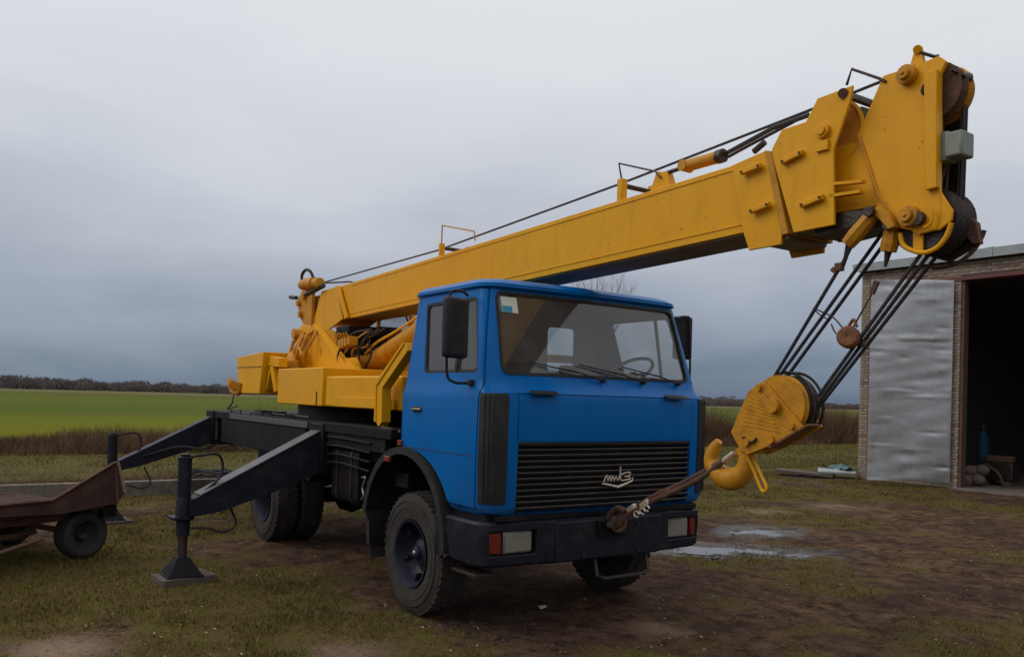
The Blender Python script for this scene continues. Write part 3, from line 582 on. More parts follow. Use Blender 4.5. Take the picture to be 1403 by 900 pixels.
for n_ in (-.28, -1.45): MB().box(T(LB/2, n_, .50), (LB, .07, .12), trm).build('chassis_rail', RST, tr, bevel=.005)
for u in (.25, 1.3, 2.4, 3.5): MB().box(T(u, -.86, .49), (.07, 1.25, .09), trm).build('cross_member', RST, tr)
MB().box(T(.02, -.08, zb-.075), (.16, .12, .14), trm).build('corner_bracket', BLK, tr, bevel=.01)
def trailer_wheel(n_):
    c_ = T(.22, n_, .278); w_ = thing('x', 'x', 'x'); bpy.data.objects.remove(w_)
    o = MB().lathe(c_, TN, [(-.10, .15), (-.12, .22), (-.10, .255), (-.05, .27), (.05, .27), (.10, .255), (.12, .22), (.10, .15)], 36, closed=True).build('wheel', TRT, tr)
    MB().lathe(c_, TN, [(.0, 0), (.03, .04), (.05, .06), (.0, .08), (.02, .13), (.09, .15), (.09, .158), (-.09, .158)], 24).build('rim', TRT, o)
trailer_wheel(-.24); trailer_wheel(-1.62)
MB().cyl(T(.22, -.24, .278), T(.22, -1.6, .278), .035, 12).build('axle', RST, tr)
MB().tube([T(.62, -.45, .33), T(1.0, -.35, .32), T(1.35, -.32, .40), T(1.55, -.30, .46)], .035, 8, True).build('spring_leaf', RST, tr)
MB().tube([tq(58, 738, .05), tq(0, 757, .05), T(3.6, .05, .1)], .022, 8).build('drawbar_strut', CON and RST2, tr)
# ------------------------------------------------------------------ jack pads
def pads(cx, cy, lab):
    for i, (dx, dy, a, L_, W_) in enumerate(((-.0, -.1, 12, .52, .19), (.02, .11, 9, .54, .2))):
        z = float(height(np.array([cx]), np.array([cy]))[0])+.03
        o = MB().box((cx+dy*.9, cy+dx-.0, z), (W_, L_, .07), Matrix.Rotation(R(a), 3, 'Z')).build('wooden_pad', WOD, None, bevel=.006); tag(o, lab[i], 'wooden pad', 'wooden pads under the outrigger feet')
pads(-2.22, -2.58, ('rear board of the pair under the near outrigger foot', 'front board of the pair under the near outrigger foot'))
o = MB().box((-6.38, -2.55, .02), (.42, .5, .05), Matrix.Rotation(R(8), 3, 'Z')).build('wooden_pad', WOD, None, bevel=.006); tag(o, 'square board under the far outrigger foot behind the trailer', 'wooden pad', 'wooden pads under the outrigger feet')
# ================================================================== MOBILE CRANE
cr_ = thing('mobile_crane', 'blue cab truck crane with a yellow telescopic boom stowed over the cab', 'mobile crane', (0, 0, 0))
# ---------------- cab shell: stacked plan outlines
LEV = [(1.00, 1.165, 1.195, .15), (1.03, 1.20, 1.232, .15), (1.08, 1.218, 1.25, .15), (1.45, 1.226, 1.262, .15), (1.90, 1.222, 1.268, .15), (1.965, 1.212, 1.252, .16), (2.00, 1.198, 1.215, .17), (2.05, 1.188, 1.165, .15), (2.10, 1.18, 1.145, .13), (2.45, 1.13, 1.045, .12), (2.80, 1.08, .945, .12), (2.84, 1.076, .935, .12)]
def outline(w, f, rc, d=0, rear=-.25, bulge=.055):
    w -= d; f -= d; rear += d; rc = max(.02, rc-d); o = []
    yc = w-rc; xf = lambda y: f-bulge*(y/w)**2
    o += [(rear, -w+.05), (rear+.015, -w+.015), (rear+.05, -w)]
    xc = xf(yc)-rc
    for k in range(0, 9): a = R(90*k/8); o.append((xc+rc*math.sin(a), -yc-rc*math.cos(a)))
    for k in range(1, 16): y = -yc+2*yc*k/16; o.append((xf(y), y))
    for k in range(8, -1, -1): a = R(90*k/8); o.append((xc+rc*math.sin(a), yc+rc*math.cos(a)))
    o += [(rear+.05, w), (rear+.015, w-.015), (rear, w-.05)]
    return o
def loft(levels, d=0, z_in=0):
    m = MB(); n = None
    for i, (z, w_, f, rc) in enumerate(levels):
        if i == 0: z += z_in
        if i == len(levels)-1: z -= z_in
        ol = outline(w_, f, rc, d); n = len(ol); m.v += [(x, y, z) for x, y in ol]
    k = len(levels); m.f = [(a*n+i, a*n+(i+1) % n, (a+1)*n+(i+1) % n, (a+1)*n+i) for a in range(k-1) for i in range(n)]
    m.f += [tuple(range(n-1, -1, -1)), tuple(range((k-1)*n, k*n))]; return m
def rpoly(pts, r, n=4):                     # rounded polygon in 2D
    o = []; k = len(pts)
    for i in range(k):
        a, b, c = (Vector(pts[j % k]) for j in (i-1, i, i+1)); p, q = b+(a-b).normalized()*r, b+(c-b).normalized()*r
        for t in range(n+1): s = t/n; o.append((1-s)**2*p+2*s*(1-s)*b+s*s*q)
    return o
def pyz(poly, x0, x1): return solid(MB().prism([(x0, p[0], p[1]) for p in poly], (x1-x0, 0, 0)))
def pxz(poly, y0, y1): return solid(MB().prism([(p[0], y0, p[1]) for p in poly], (0, y1-y0, 0)))
ARC = (-.05, .66, .79)
def arch(): return solid(MB().cyl((ARC[0], -1.6, ARC[1]), (ARC[0], 1.6, ARC[1]), ARC[2], 48))
WS = rpoly([(-1.045, 2.105), (1.045, 2.105), (1.0, 2.785), (-1.0, 2.785)], .07)
DW = rpoly([(.10, 2.115), (.965, 2.115), (.80, 2.735), (-.04, 2.735)], .045)
DOOR = [(-.185, 1.055), (1.035, 1.055), (1.055, 2.0), (.87, 2.80), (-.16, 2.80), (-.185, 2.0)]
def grow(poly, d):
    c = Vector((sum(p[0] for p in poly)/len(poly), sum(p[1] for p in poly)/len(poly))); return [(p[0]+(d if p[0] > c.x else -d), p[1]+(d if p[1] > c.y else -d)) for p in poly]
body = solid(loft(LEV)); boolean(body, solid(loft(LEV, .035, .035)))
boolean(body, pyz(WS, .55, 2)); boolean(body, arch())
for s in (-1, 1): boolean(body, pxz(grow(DOOR, .010), s*.9, s*1.6))
for y in (-.58, .58): boolean(body, pyz(rpoly([(y-.18, 2.20), (y+.18, 2.20), (y+.18, 2.65), (y-.18, 2.65)], .05), -.6, 0))
GR = [(-.955, 1.022), (.955, 1.022), (.955, 1.578), (-.955, 1.578)]
boolean(body, pyz(GR, .9, 1.6))
boolean(body, pyz([(-.965, 1.60), (.965, 1.60), (.965, 1.958), (-.965, 1.958)], .9, 1.6))
finish(body, 'cab_body', BLU, cr_, bevel=.004)
# front flap, proud of its opening with a shadow gap round it
fl = solid(loft(LEV, -.004)); boolean(fl, solid(loft(LEV, .02, .03))); boolean(fl, pyz([(-.959, 1.586), (.959, 1.586), (.959, 1.952), (-.959, 1.952)], .8, 1.8), 'INTERSECT'); fl = finish(fl, 'front_panel', BLU, cr_, bevel=.004)
for y in (-.74, .72): MB().prism([(1.262, y-.13, 1.965), (1.235, y-.13, 1.987), (1.30, y-.13, 1.962), (1.298, y-.13, 1.95)], (0, .26, 0)).build('handle', PLS, fl, bevel=.004)
# doors
for s in (-1, 1):
    d_ = solid(loft(LEV, -.003)); boolean(d_, solid(loft(LEV, .03, .03))); boolean(d_, pxz(DOOR, s*.9, s*1.6), 'INTERSECT'); boolean(d_, arch()); boolean(d_, pxz(DW, s*.9, s*1.6))
    d_ = finish(d_, 'door', BLU, cr_, bevel=.004)
    g_ = solid(loft(LEV, .012)); boolean(g_, solid(loft(LEV, .017, .02))); boolean(g_, pxz(DW, s*.9, s*1.6), 'INTERSECT'); finish(g_, 'window_glass', GLD, d_, smooth=20)
    rub = solid(loft(LEV, .001)); boolean(rub, solid(loft(LEV, .024, .02))); boolean(rub, pxz(DW, s*.9, s*1.6), 'INTERSECT'); boolean(rub, pxz(grow(DW, -.022), s*.8, s*1.7)); finish(rub, 'window_seal', PLS, d_)
    MB().prism([(.61, s*1.172, 2.12), (.645, s*1.172, 2.12), (.615, s*1.088, 2.73), (.58, s*1.088, 2.73)], (0, s*.012, 0)).build('window_bar', PLS, d_)
    MB().bb((-.0, s*1.222, 1.775), (.16, s*1.234, 1.825)).build('handle_plate', PLS, d_, bevel=.006)
    MB().tube([(.02, s*1.233, 1.802), (.03, s*1.255, 1.802), (.13, s*1.255, 1.80), (.145, s*1.233, 1.80)], .010, 8).build('handle', CHR if s < 0 else PLS, d_)
    MB().bb((-.17, s*1.2265, 1.455), (1.02, s*1.231, 1.467)).build('crease_shade_strip', mat('crease_shade_blue', (.004, .05, .17), .5), d_)  # darker blue strip paints the shade line of the side crease
# windscreen and its black rubber seal
g_ = solid(loft(LEV, .010)); boolean(g_, solid(loft(LEV, .016, .02))); boolean(g_, pyz(WS, .55, 2), 'INTERSECT'); ws = finish(g_, 'windscreen', GLS, cr_, smooth=30)
sl_ = solid(loft(LEV, -.006)); boolean(sl_, solid(loft(LEV, .022, .02))); boolean(sl_, pyz(WS, .55, 2), 'INTERSECT')
boolean(sl_, pyz(rpoly([(-1.022, 2.128), (1.022, 2.128), (.977, 2.762), (-.977, 2.762)], .06), .5, 2.1)); finish(sl_, 'windscreen_seal', PLS, cr_)
def on_ws(y, z, d=.02):                     # point on the windscreen surface
    for (z0, w0, f0, r_0), (z1, w1, f1, r_1) in zip(LEV, LEV[1:]):
        if z0 <= z <= z1:
            t = (z-z0)/(z1-z0); f = f0+(f1-f0)*t; w_ = w0+(w1-w0)*t; return Vector((f-.055*(y/w_)**2+d, y, z))
st = MB(); st.add([on_ws(-.95, 2.74, -.020), on_ws(-.80, 2.74, -.020), on_ws(-.80, 2.61, -.020), on_ws(-.95, 2.61, -.020)], [(0, 1, 2, 3)]); st.build('sticker', WHT, ws)
MB().add([on_ws(-.945, 2.67, -.0235), on_ws(-.855, 2.67, -.0235), on_ws(-.855, 2.605, -.0235), on_ws(-.945, 2.605, -.0235)], [(0, 1, 2, 3)]).build('blue_sticker', CYA, ws)
# the stickers face outward: same marks just proud of the glass
MB().add([on_ws(-.95, 2.74, -.0075), on_ws(-.80, 2.74, -.0075), on_ws(-.80, 2.61, -.0075), on_ws(-.95, 2.61, -.0075)], [(0, 1, 2, 3)]).build('sticker', WHT, ws)
MB().add([on_ws(-.945, 2.665, -.0055), on_ws(-.855, 2.665, -.0055), on_ws(-.855, 2.612, -.0055), on_ws(-.945, 2.612, -.0055)], [(0, 1, 2, 3)]).build('blue_sticker', CYA, ws)
# roof cap with a rain gutter and brow
RL = [(2.800, 1.082, .950, .18), (2.812, 1.098, .968, .18), (2.845, 1.10, .972, .18), (2.862, 1.085, .955, .19), (2.895, 1.02, .88, .20), (2.915, .90, .76, .22), (2.93, .66, .52, .24)]
rf_ = loft(RL); rf = rf_.build('cab_roof', BLU, cr_, smooth=28)
MB().tube([(x, y, 2.822) for x, y in outline(1.104, .974, .18)[1:-1]], .007, 6).build('rain_gutter', BLU, rf)
# rear window glass, interior
for y in (-.58, .58): MB().bb((-.240, y-.18, 2.20), (-.236, y+.18, 2.65)).build('rear_window', GLD, cr_)
it = thing('x', 'x', 'x'); bpy.data.objects.remove(it)
dash = MB().prism([(1.08, -.98, 1.5), (1.05, -.98, 2.07), (.95, -.98, 2.10), (.72, -.98, 2.04), (.68, -.98, 1.85), (.80, -.98, 1.5)], (0, 1.96, 0)).build('dashboard', INT, cr_, bevel=.03, seg=3)
MB().prism([(.88, .50, 2.08), (.72, .50, 2.03), (.74, .50, 2.13), (.84, .50, 2.15)], (0, .45, 0)).build('instrument_hood', SEA, dash, bevel=.015)
fl_ = MB().bb((-.2, -1.15, 1.46), (1.15, 1.15, 1.50)).build('cab_floor', SEA, cr_)
bw = MB().bb((-.222, -1.16, 1.5), (-.212, 1.16, 2.17)); 
bw.bb((-.222, -1.08, 2.66), (-.212, 1.08, 2.79)); bw.bb((-.222, -.39, 2.17), (-.212, .39, 2.66)); bw.bb((-.222, .77, 2.17), (-.212, 1.08, 2.66)); bw.bb((-.222, -1.08, 2.17), (-.212, -.77, 2.66)); bw.build('rear_lining', INT, cr_)
MB().bb((-.2, -1.0, 2.785), (.85, 1.0, 2.797)).build('headlining', INT, cr_)
for y, w_ in ((-.62, .5), (.72, .46), (-.06, .36)):
    s_ = MB().box((.10, y, 1.78), (.5, w_, .16)).build('seat', SEA, cr_, bevel=.04, seg=3)
    MB().prism([(-.06, y-w_/2, 1.82), (-.17, y-w_/2, 2.26), (-.08, y-w_/2, 2.27), (.05, y-w_/2, 1.84)], (0, w_, 0)).build('backrest', SEA, s_, bevel=.035, seg=3)
# curtain gathered at the passenger side
cu = MB(); nu = 46
for j in range(9):
    for i in range(nu+1):
        u = i/nu; z = 2.76-.60*j/8; cu.v.append((.10+.42*u+.0, -.98+.06*u+.022*math.sin(u*58)+.012*math.sin(u*23+j*.3), z))
cu.f = [(j*(nu+1)+i, j*(nu+1)+i+1, (j+1)*(nu+1)+i+1, (j+1)*(nu+1)+i) for j in range(8) for i in range(nu)]
cu2 = MB()
for j in range(9):
    for i in range(31):
        u = i/30; z = 2.76-.62*j/8; cu2.v.append((-.17+.018*math.sin(u*44), -.98+.26*u, z))
cu2.f = [(j*31+i, j*31+i+1, (j+1)*31+i+1, (j+1)*31+i) for j in range(8) for i in range(30)]
for q in (cu, cu2): q.build('curtain', CUR, cr_, smooth=80)
# steering wheel (left hand drive)
sc_ = Vector((.58, .80, 2.20)); sa = Vector((-.55, 0, .83)).normalized(); sx = Vector((0, 1, 0)); sy = sa.cross(sx)
sw = MB().tube([sc_+(sx*math.cos(2*math.pi*i/32)+sy*math.sin(2*math.pi*i/32))*.23 for i in range(33)], .016, 8).build('steering_wheel', PLS, cr_)
MB().tube([sc_-sx*.23, sc_-sa*.04, sc_+sx*.23], .013, 6).tube([sc_-sa*.04, sc_+sy*.22], .013, 6).cyl(sc_-sa*.03, sc_-sa*.07, .05, 14).cyl(sc_-sa*.06, sc_-sa*.5, .03, 10).build('wheel_spokes', PLS, sw)
# grille: recessed tray, twelve slats, badge
MB().bb((1.03, -.95, 1.015), (1.10, .95, 1.585)).build('grille_tray', PLS, cr_)
gf = MB().bb((1.10, -.953, 1.574), (1.222, .953, 1.583)); gf.build('grille_trim', CHR, cr_)
GRM = mat('grille_slat_paint', (.050, .043, .042), .5, c2=(.035, .032, .032), nscale=7, dirt=(.12, .10, .085), dscale=7, damt=.5)
ns = 12; z_a, z_b = 1.03, 1.575
for k in range(ns):
    z = z_a+(z_b-z_a)*(k+.5)/ns; m = MB(); hh_ = (z_b-z_a)/ns
    for y in [-.95+1.9*i/16 for i in range(17)]:
        x = 1.258-.055*(y/1.22)**2
        m.v += [(x, y, z+hh_*.28), (x-.006, y, z+hh_*.40), (x-.05, y, z+hh_*.12), (x-.05, y, z-hh_*.38), (x-.012, y, z-hh_*.02)]
    m.f = [(i*5+j, i*5+(j+1) % 5, (i+1)*5+(j+1) % 5, (i+1)*5+j) for i in range(16) for j in range(5)]+[(4, 3, 2, 1, 0), tuple(80+j for j in range(5))]
    m.build('grille_slat', GRM, cr_, smooth=25)
# badge: joined handwritten letters over a shallow winged underline
BC = Vector((1.272, .045, 1.283)); BW = .00285
def B(u, v): return (BC.x+.0, BC.y+u*BW, BC.z+v*BW)
bd = MB()
bd.tube([B(-58, -17), B(-30, -22), B(2, -29), B(36, -20), B(60, -12)], [.008, .010, .013, .010, .009], 6)
bd.tube([B(60, -12), B(62, -3)], .006, 6)
bd.tube([B(-52, -12), B(-46, 0), B(-40, 6), B(-37, -9), B(-29, 5), B(-26, -10), B(-17, 4), B(-14, -10), B(-5, 1), B(2, -9), B(10, 6), B(11, 30)], .0055, 6, True, 4)
bd.tube([B(11, 30), B(12, 4), B(14, -10)], .0065, 6)
bd.tube([B(16, 8), B(34, 12), B(51, 12), B(46, 2), B(28, 1), B(44, 0), B(52, -6), B(34, -9), B(18, -11)], .0055, 6, True, 4)
bd.build('badge', BDG, cr_)
# corner vents, black ribbed strips wrapping the front corners
for s in (-1, 1):
    vt = solid(loft(LEV, -.010)); boolean(vt, solid(loft(LEV, .02, .02)))
    a_, b_ = sorted((s*1.055, s*1.5)); boolean(vt, solid(MB().bb((1.085, a_, 1.10), (1.6, b_, 1.955))), 'INTERSECT'); vt = finish(vt, 'corner_vent', PLS, cr_, bevel=.004)
    for j in range(4):
        t = .3+.45*j/3; a = R(90*t); rc = .15; x0, y0 = 1.262-.055*.77-rc, 1.226-rc
        MB().tube([(x0+(rc+.011)*math.sin(a), s*(y0+(rc+.011)*math.cos(a)), z) for z in (1.12, 1.5, 1.94)], .005, 5).build('vent_rib', PLS, vt)
# wipers
for y, yy in ((-.05, -.62), (.42, -.12), (.87, .36)):
    a_, b_ = on_ws(y, 2.088, .03), on_ws(yy, 2.19, .022)
    w_ = MB().tube([a_, a_.lerp(b_, .5)+Vector((.02, 0, .01)), b_], [.009, .007, .005], 6).build('wiper', PLS, cr_)
    c_ = on_ws(yy+.30, 2.145, .016); e_ = on_ws(yy-.16, 2.215, .014); MB().tube([c_, e_], .006, 5).build('wiper_blade', PLS, w_)
    MB().cyl(a_-Vector((.035, 0, 0)), a_+Vector((.012, 0, 0)), .018, 10).build('wiper_pivot', PLS, w_)
# mirrors
m_ = MB().tube([P(641, 405, 1, -1.16), P(633, 399, 1, -1.34), P(617, 402, 1, -1.42), P(614, 440, 1, -1.43), P(612, 508, 1, -1.42), P(621, 523, 1, -1.36), P(642, 525, 1, -1.20)], .011, 8, True, 4).build('mirror_arm', PLS, cr_)
mc = P(624, 449, 1, -1.41)
MB().box(mc, (.08, .25, .47), Matrix.Rotation(R(16), 3, 'Z')).build('mirror', PLS, cr_, bevel=.035, seg=4)
MB().box(P(645, 524, 1, -1.21), (.05, .04, .05)).build('mirror_bracket', PLS, m_, bevel=.006)
MB().tube([P(925, 436, 1, 1.15), P(940, 434, 1, 1.32), P(945, 444, 1, 1.36), P(945, 522, 1, 1.36), P(942, 532, 1, 1.22)], .011, 8, True, 4).build('mirror_arm', PLS, cr_)
MB().box(P(935, 463, 1, 1.33), (.06, .20, .42), Matrix.Rotation(R(-18), 3, 'Z')).build('mirror', PLS, cr_, bevel=.028, seg=4)
# ---------------- bumper
def bump_outline(d):
    o = [(.45, -1.235+d), (.95, -1.235+d)]
    for k in range(5): a = R(90*k/4); o.append((1.02+(.16-d)*math.sin(a), -1.075-(.16-d)*math.cos(a)))
    o += [(1.205-d, -.75), (1.215-d, -.62), (1.245-d, -.585), (1.255-d, 0), (1.245-d, .585), (1.215-d, .62), (1.205-d, .75)]
    for k in range(4, -1, -1): a = R(90*k/4); o.append((1.02+(.16-d)*math.sin(a), 1.075+(.16-d)*math.cos(a)))
    return o+[(.95, 1.235-d), (.45, 1.235-d)]
bm_ = MB(); lv = [(.60, .035), (.625, .01), (.80, .0), (.935, .0), (.955, .02), (.958, .10), (.93, .11), (.63, .11)]
for z, d in lv: bm_.v += [(x, y, z+.025*(1-abs(y)/1.3)*0) for x, y in bump_outline(d)]
n = len(bump_outline(0)); bm_.f = [(a*n+i, a*n+i+1, ((a+1) % 8)*n+i+1, ((a+1) % 8)*n+i) for a in range(8) for i in range(n-1)]+[tuple(a*n for a in range(8)), tuple(a*n+n-1 for a in reversed(range(8)))]
bo_ = bm_.build('cut', None, smooth=None); TMP.append(bo_)
for s in (-1, 1): boolean(bo_, pyz([(s*.73, .695), (s*1.155, .695), (s*1.155, .885), (s*.73, .885)], 1.0, 1.5))
bump = finish(bo_, 'bumper', OUT, cr_, bevel=.008)
MB().prism([(1.18, -.58, .60), (1.262, -.58, .62), (1.262, -.58, .80), (1.262, -.58, .935), (1.22, -.58, .955)], (0, 1.16, 0)).build('bumper_centre', OUT, cr_, bevel=.008)
for s in (-1, 1):
    MB().bb((1.06, s*.735, .70), (1.14, s*1.15, .88)).build('lamp_tray', PLS, cr_)
    hl = MB().bb((1.10, s*.755, .712), (1.175, s*1.01, .868)).build('headlight', LEN, cr_, bevel=.012, seg=3)
    MB().bb((1.09, s*.745, .702), (1.158, s*1.02, .878)).build('headlight_rim', CHR, hl, bevel=.006)
    ts = MB(); ts.prism([(1.08, s*1.055, .712), (1.172, s*1.055, .712), (1.165, s*1.10, .712), (1.145, s*1.135, .712), (1.08, s*1.145, .712)], (0, 0, .155)).build('turn_signal', ORG, cr_, bevel=.005)
for y in (-.30, .30): [MB().cyl((1.20, y, z), (1.275, y, z), .016, 8).build('bolt', STL, bump) for z in (.66, .88)]
th = MB().bb((1.22, -.16, .80), (1.30, .20, .93)).build('tow_plate', BLK, cr_, bevel=.006)
tj = [Vector((1.33, .02+.07*math.cos(R(a)), .90+.055*math.sin(R(a)))) for a in range(0, 361, 24)]
MB().tube(tj, .02, 8).build('tow_ring', RST, th)
MB().tube([(1.20, -.13, .64), (1.25, -.13, .47), (1.25, -.05, .44), (1.25, .40, .44), (1.25, .45, .47), (1.20, .45, .64)], .016, 8).build('step_bar', STL, cr_)
MB().bb((.98, -1.1, .955), (1.19, 1.1, 1.005)).build('bumper_top', BLK, cr_, bevel=.01)
# footstep below the door, wheel arch side skirt
MB().bb((.72, -1.22, .52), (1.06, -1.02, .545)).bb((.74, -1.06, .545), (.78, -1.03, .80)).bb((1.0, -1.06, .545), (1.04, -1.03, .80)).build('step', STL, cr_, bevel=.004)
MB().bb((.62, -1.16, .62), (1.10, -.7, 1.04)).build('arch_panel', BLK, cr_, bevel=.02); MB().bb((.62, .7, .62), (1.10, 1.16, 1.04)).build('arch_panel', BLK, cr_, bevel=.02)
# mudguards
for s in (-1, 1):
    m = MB(); prof = [(-.74, .50), (-.76, .72)]+[(ARC[0]-.075+.735*math.cos(R(a)), ARC[1]+.02+.735*math.sin(R(a))) for a in range(170, -8, -8)]+[(.665, .64)]
    for x, z in prof:
        dx, dz = x-ARC[0]+.07, z-ARC[1]; L_ = math.hypot(dx, dz) or 1; ox, oz = dx/L_, dz/L_
        if z < .66: ox, oz = (1 if x > 0 else -1), 0
        for y, t in ((.62, 0), (1.235, 0), (1.262, -.02), (1.262, .045), (1.225, .048), (.62, .02)): m.v.append((x+ox*t, s*y, z+oz*t))
    k = len(prof); m.f = [(a*6+i, a*6+(i+1) % 6, (a+1)*6+(i+1) % 6, (a+1)*6+i) for a in range(k-1) for i in range(6)]+[tuple(range(6)), tuple((k-1)*6+i for i in range(6))]
    m.build('mudguard', PLS, cr_, smooth=40)
    MB().prism([(-.80, s*.72, .36), (-.80, s*1.22, .36), (-.775, s*1.22, .70), (-.775, s*.72, .70)], (.012, 0, 0)).build('mud_flap', RUB, cr_)
    MB().box((-.37, s*1.275, 1.335), (.10, .03, .05)).build('side_marker', ORG, cr_, bevel=.006)
    MB().box((-.20, s*1.235, 1.49), (.07, .035, .05)).build('side_marker', ORG, cr_, bevel=.006)
# ---------------- wheels
def tyre(o, s, name='wheel'):
    Rr = .535; prof = [(-.10, .27), (-.135, .30), (-.150, .38), (-.152, .44), (-.138, .495), (-.122, .522), (-.06, .530), (.06, .530), (.122, .522), (.138, .495), (.152, .44), (.150, .38), (.135, .30), (.10, .27)]
    t = MB().lathe(o, (0, 1, 0), prof, 56, closed=True).build(name, RUB, cr_, smooth=30)
    m = MB(); nl = 46
    for side in (-1, 1):
        for i in range(nl):
            a = 2*math.pi*(i+(.5 if side > 0 else 0))/nl; rot = Matrix.Rotation(-a, 3, 'Y'); base = Vector(o)
            m.box(base+rot @ Vector((0, side*.088, .5275)), (.040, .080, .013), rot @ Matrix.Rotation(side*R(24), 3, 'Z'))
    for i in range(nl):
        a = 2*math.pi*(i+.25)/nl; rot = Matrix.Rotation(-a, 3, 'Y'); m.box(Vector(o)+rot @ Vector((0, .012*(-1)**i, .533)), (.046, .052, .012), rot @ Matrix.Rotation(R(45*(-1)**i), 3, 'Z'))
    tag(m.build('tread', RUB, t, smooth=None), kind='stuff')
    MB().tube([Vector(o)+Vector((.455*math.cos(a*math.pi/24), s*.1525, .455*math.sin(a*math.pi/24))) for a in range(49)], .004, 5).tube([Vector(o)+Vector((.40*math.cos(a*math.pi/24), s*.151, .40*math.sin(a*math.pi/24))) for a in range(49)], .005, 5).build('sidewall_ring', RUB, t)
    return t
def rim(o, s, dish, t, hub=True):
    m = MB().lathe(o, (0, s, 0), [(.135, .285), (.15, .295), (.145, .275), (.11, .262), (.05, .255), (dish+.03, .235), (dish, .20), (dish+.015, .14), (dish+.02, .12), (dish-.05, .12), (-.14, .25)], 48)
    ro = m.build('rim', RIM, t, smooth=35)
    for i in range(6):
        a = R(60*i+20); MB().box(Vector(o)+Vector((math.cos(a)*.235, s*(dish+.06), math.sin(a)*.235)), (.05, .07, .04), Matrix.Rotation(-a, 3, 'Y')).build('rim_clamp', RIM, t, bevel=.006)
        MB().cyl(Vector(o)+Vector((math.cos(a)*.21, s*(dish+.02), math.sin(a)*.21)), Vector(o)+Vector((math.cos(a)*.21, s*(dish+.085), math.sin(a)*.21)), .016, 6).build('wheel_nut', STL, t)
    MB().lathe(o, (0, s, 0), [(dish-.05, .13), (dish+.06, .115), (dish+.075, .085), (dish+.08, .065), (dish+.115, .055), (dish+.125, .03), (dish+.125, 0)], 28).build('hub', RIM if hub else STL, t, bevel=.003)
    MB().lathe(o, (0, s, 0), [(dish+.123, .026), (dish+.138, .016), (dish+.14, 0)], 16).build('hub_cap', CHR, t)
for s in (-1, 1):
    o = (0, s*1.07, .535); t = tyre(o, s); rim(o, s, -.02, t)
    MB().cyl((0, s*.5, .535), (0, s*.92, .535), .14, 20).build('brake_drum', BLK, cr_)
    for j, yy in enumerate((1.07, .735)):
        o = (-3.95, s*yy, .575); t = tyre(o, s)
        rim(o, s, -.10 if j == 0 else -.12, t)
MB().cyl((-3.95, -.95, .575), (-3.95, .95, .575), .10, 16).lathe((-3.95, -.22, .575), (0, 1, 0), [(0, .1), (.06, .2), (.22, .25), (.38, .2), (.44, .1)], 24).build('rear_axle', BLK, cr_)
MB().bb((-.06, -.95, .43), (.06, .95, .55)).build('front_axle', BLK, cr_, bevel=.01)
# ---------------- chassis
for y in (-.41, .41): MB().bb((-6.5, y-.04, .82), (1.05, y+.04, 1.08)).build('chassis_rail', BLK, cr_, bevel=.005)
for x in (-6.2, -5.0, -2.9, -1.2, .8): MB().bb((x-.06, -.37, .86), (x+.06, .37, 1.04)).build('cross_member', BLK, cr_)
for s in (-1, 1):
    for k in range(4): MB().tube([(-4.6, s*.52, .86-.0-k*.018), (-3.95, s*.52, .74-k*.018), (-3.3, s*.52, .86-k*.018)], .012, 6, True).build('leaf_spring', BLK, cr_)
MB().bb((-6.60, -1.06, 1.24), (-.62, 1.06, 1.50)).build('sub_frame', BLK, cr_, bevel=.01)
MB().bb((-6.65, -1.21, 1.50), (-.45, 1.21, 1.60)).build('deck', BLK, cr_, bevel=.006)
MB().bb((-5.45, -1.222, 1.515), (-2.5, -1.205, 1.585)).build('deck_edge_rail', mat('scuffed_edge', (.10, .085, .085), .5, c2=(.05, .045, .05), nscale=9, nmix=.9), cr_, bevel=.004)
for x in (-5.25, -4.35, -3.5, -2.75): MB().tube([(x-.22, -1.19, 1.60), (x-.22, -1.19, 1.64), (x+.22, -1.19, 1.64), (x+.22, -1.19, 1.60)], .010, 6).build('deck_handle', STL, cr_)
MB().bb((-5.9, -1.20, 1.16), (-2.6, -1.10, 1.50)).build('side_board', BLK, cr_, bevel=.008); MB().bb((-5.9, 1.10, 1.16), (-2.6, 1.20, 1.50)).build('side_board', BLK, cr_, bevel=.008)
for x in (-5.3, -4.7, -3.2): MB().cyl((x, -.8, 1.61), (x, -.8, 1.64), .13, 20).build('deck_cover', BLK, cr_)
ou = MB().bb((-2.38, -1.235, 1.05), (-2.02, 1.235, 1.585)).build('outrigger_housing', BLK, cr_, bevel=.012)
MB().bb((-6.60, -1.235, 1.10), (-6.24, 1.235, 1.605)).build('outrigger_housing', BLK, cr_, bevel=.012)
MB().bb((-6.235, -1.19, 1.18), (-6.225, -1.16, 1.60)).build('steel_tab', CHR, cr_)
# fuel tank, side box, pipes, ladder and battery box between the axles
MB().prism(rpoly([(-1.86, .80), (-.98, .80), (-.98, 1.42), (-1.86, 1.42)], .10), (0, 0, 0)) if False else None
tk = MB(); tk.prism([(-1.90, p[0], p[1]) for p in rpoly([(-1.16, .79), (-.55, .79), (-.55, 1.36), (-1.16, 1.36)], .09)], (.66, 0, 0)); tk = tk.build('fuel_tank', BLK, cr_, smooth=40)
for x in (-1.78, -1.42): MB().prism([(x, p[0], p[1]) for p in rpoly([(-1.17, .78), (-.54, .78), (-.54, 1.37), (-1.17, 1.37)], .095)], (.04, 0, 0)).build('tank_strap', STL, tk)
for k in range(4): MB().tube([(-1.95, -1.20, 1.18+.09*k), (-1.5, -1.215, 1.20+.085*k), (-.9, -1.20, 1.17+.09*k)], .012, 6, True).build('hydraulic_pipe', BLK, cr_)
MB().bb((-1.98, -1.19, 1.36), (-.60, -1.12, 1.50)).build('side_board', BLK, cr_, bevel=.008)
MB().bb((-1.12, -1.12, .84), (-1.0, -.9, 1.06)).build('filter_bracket', STL, cr_, bevel=.01)
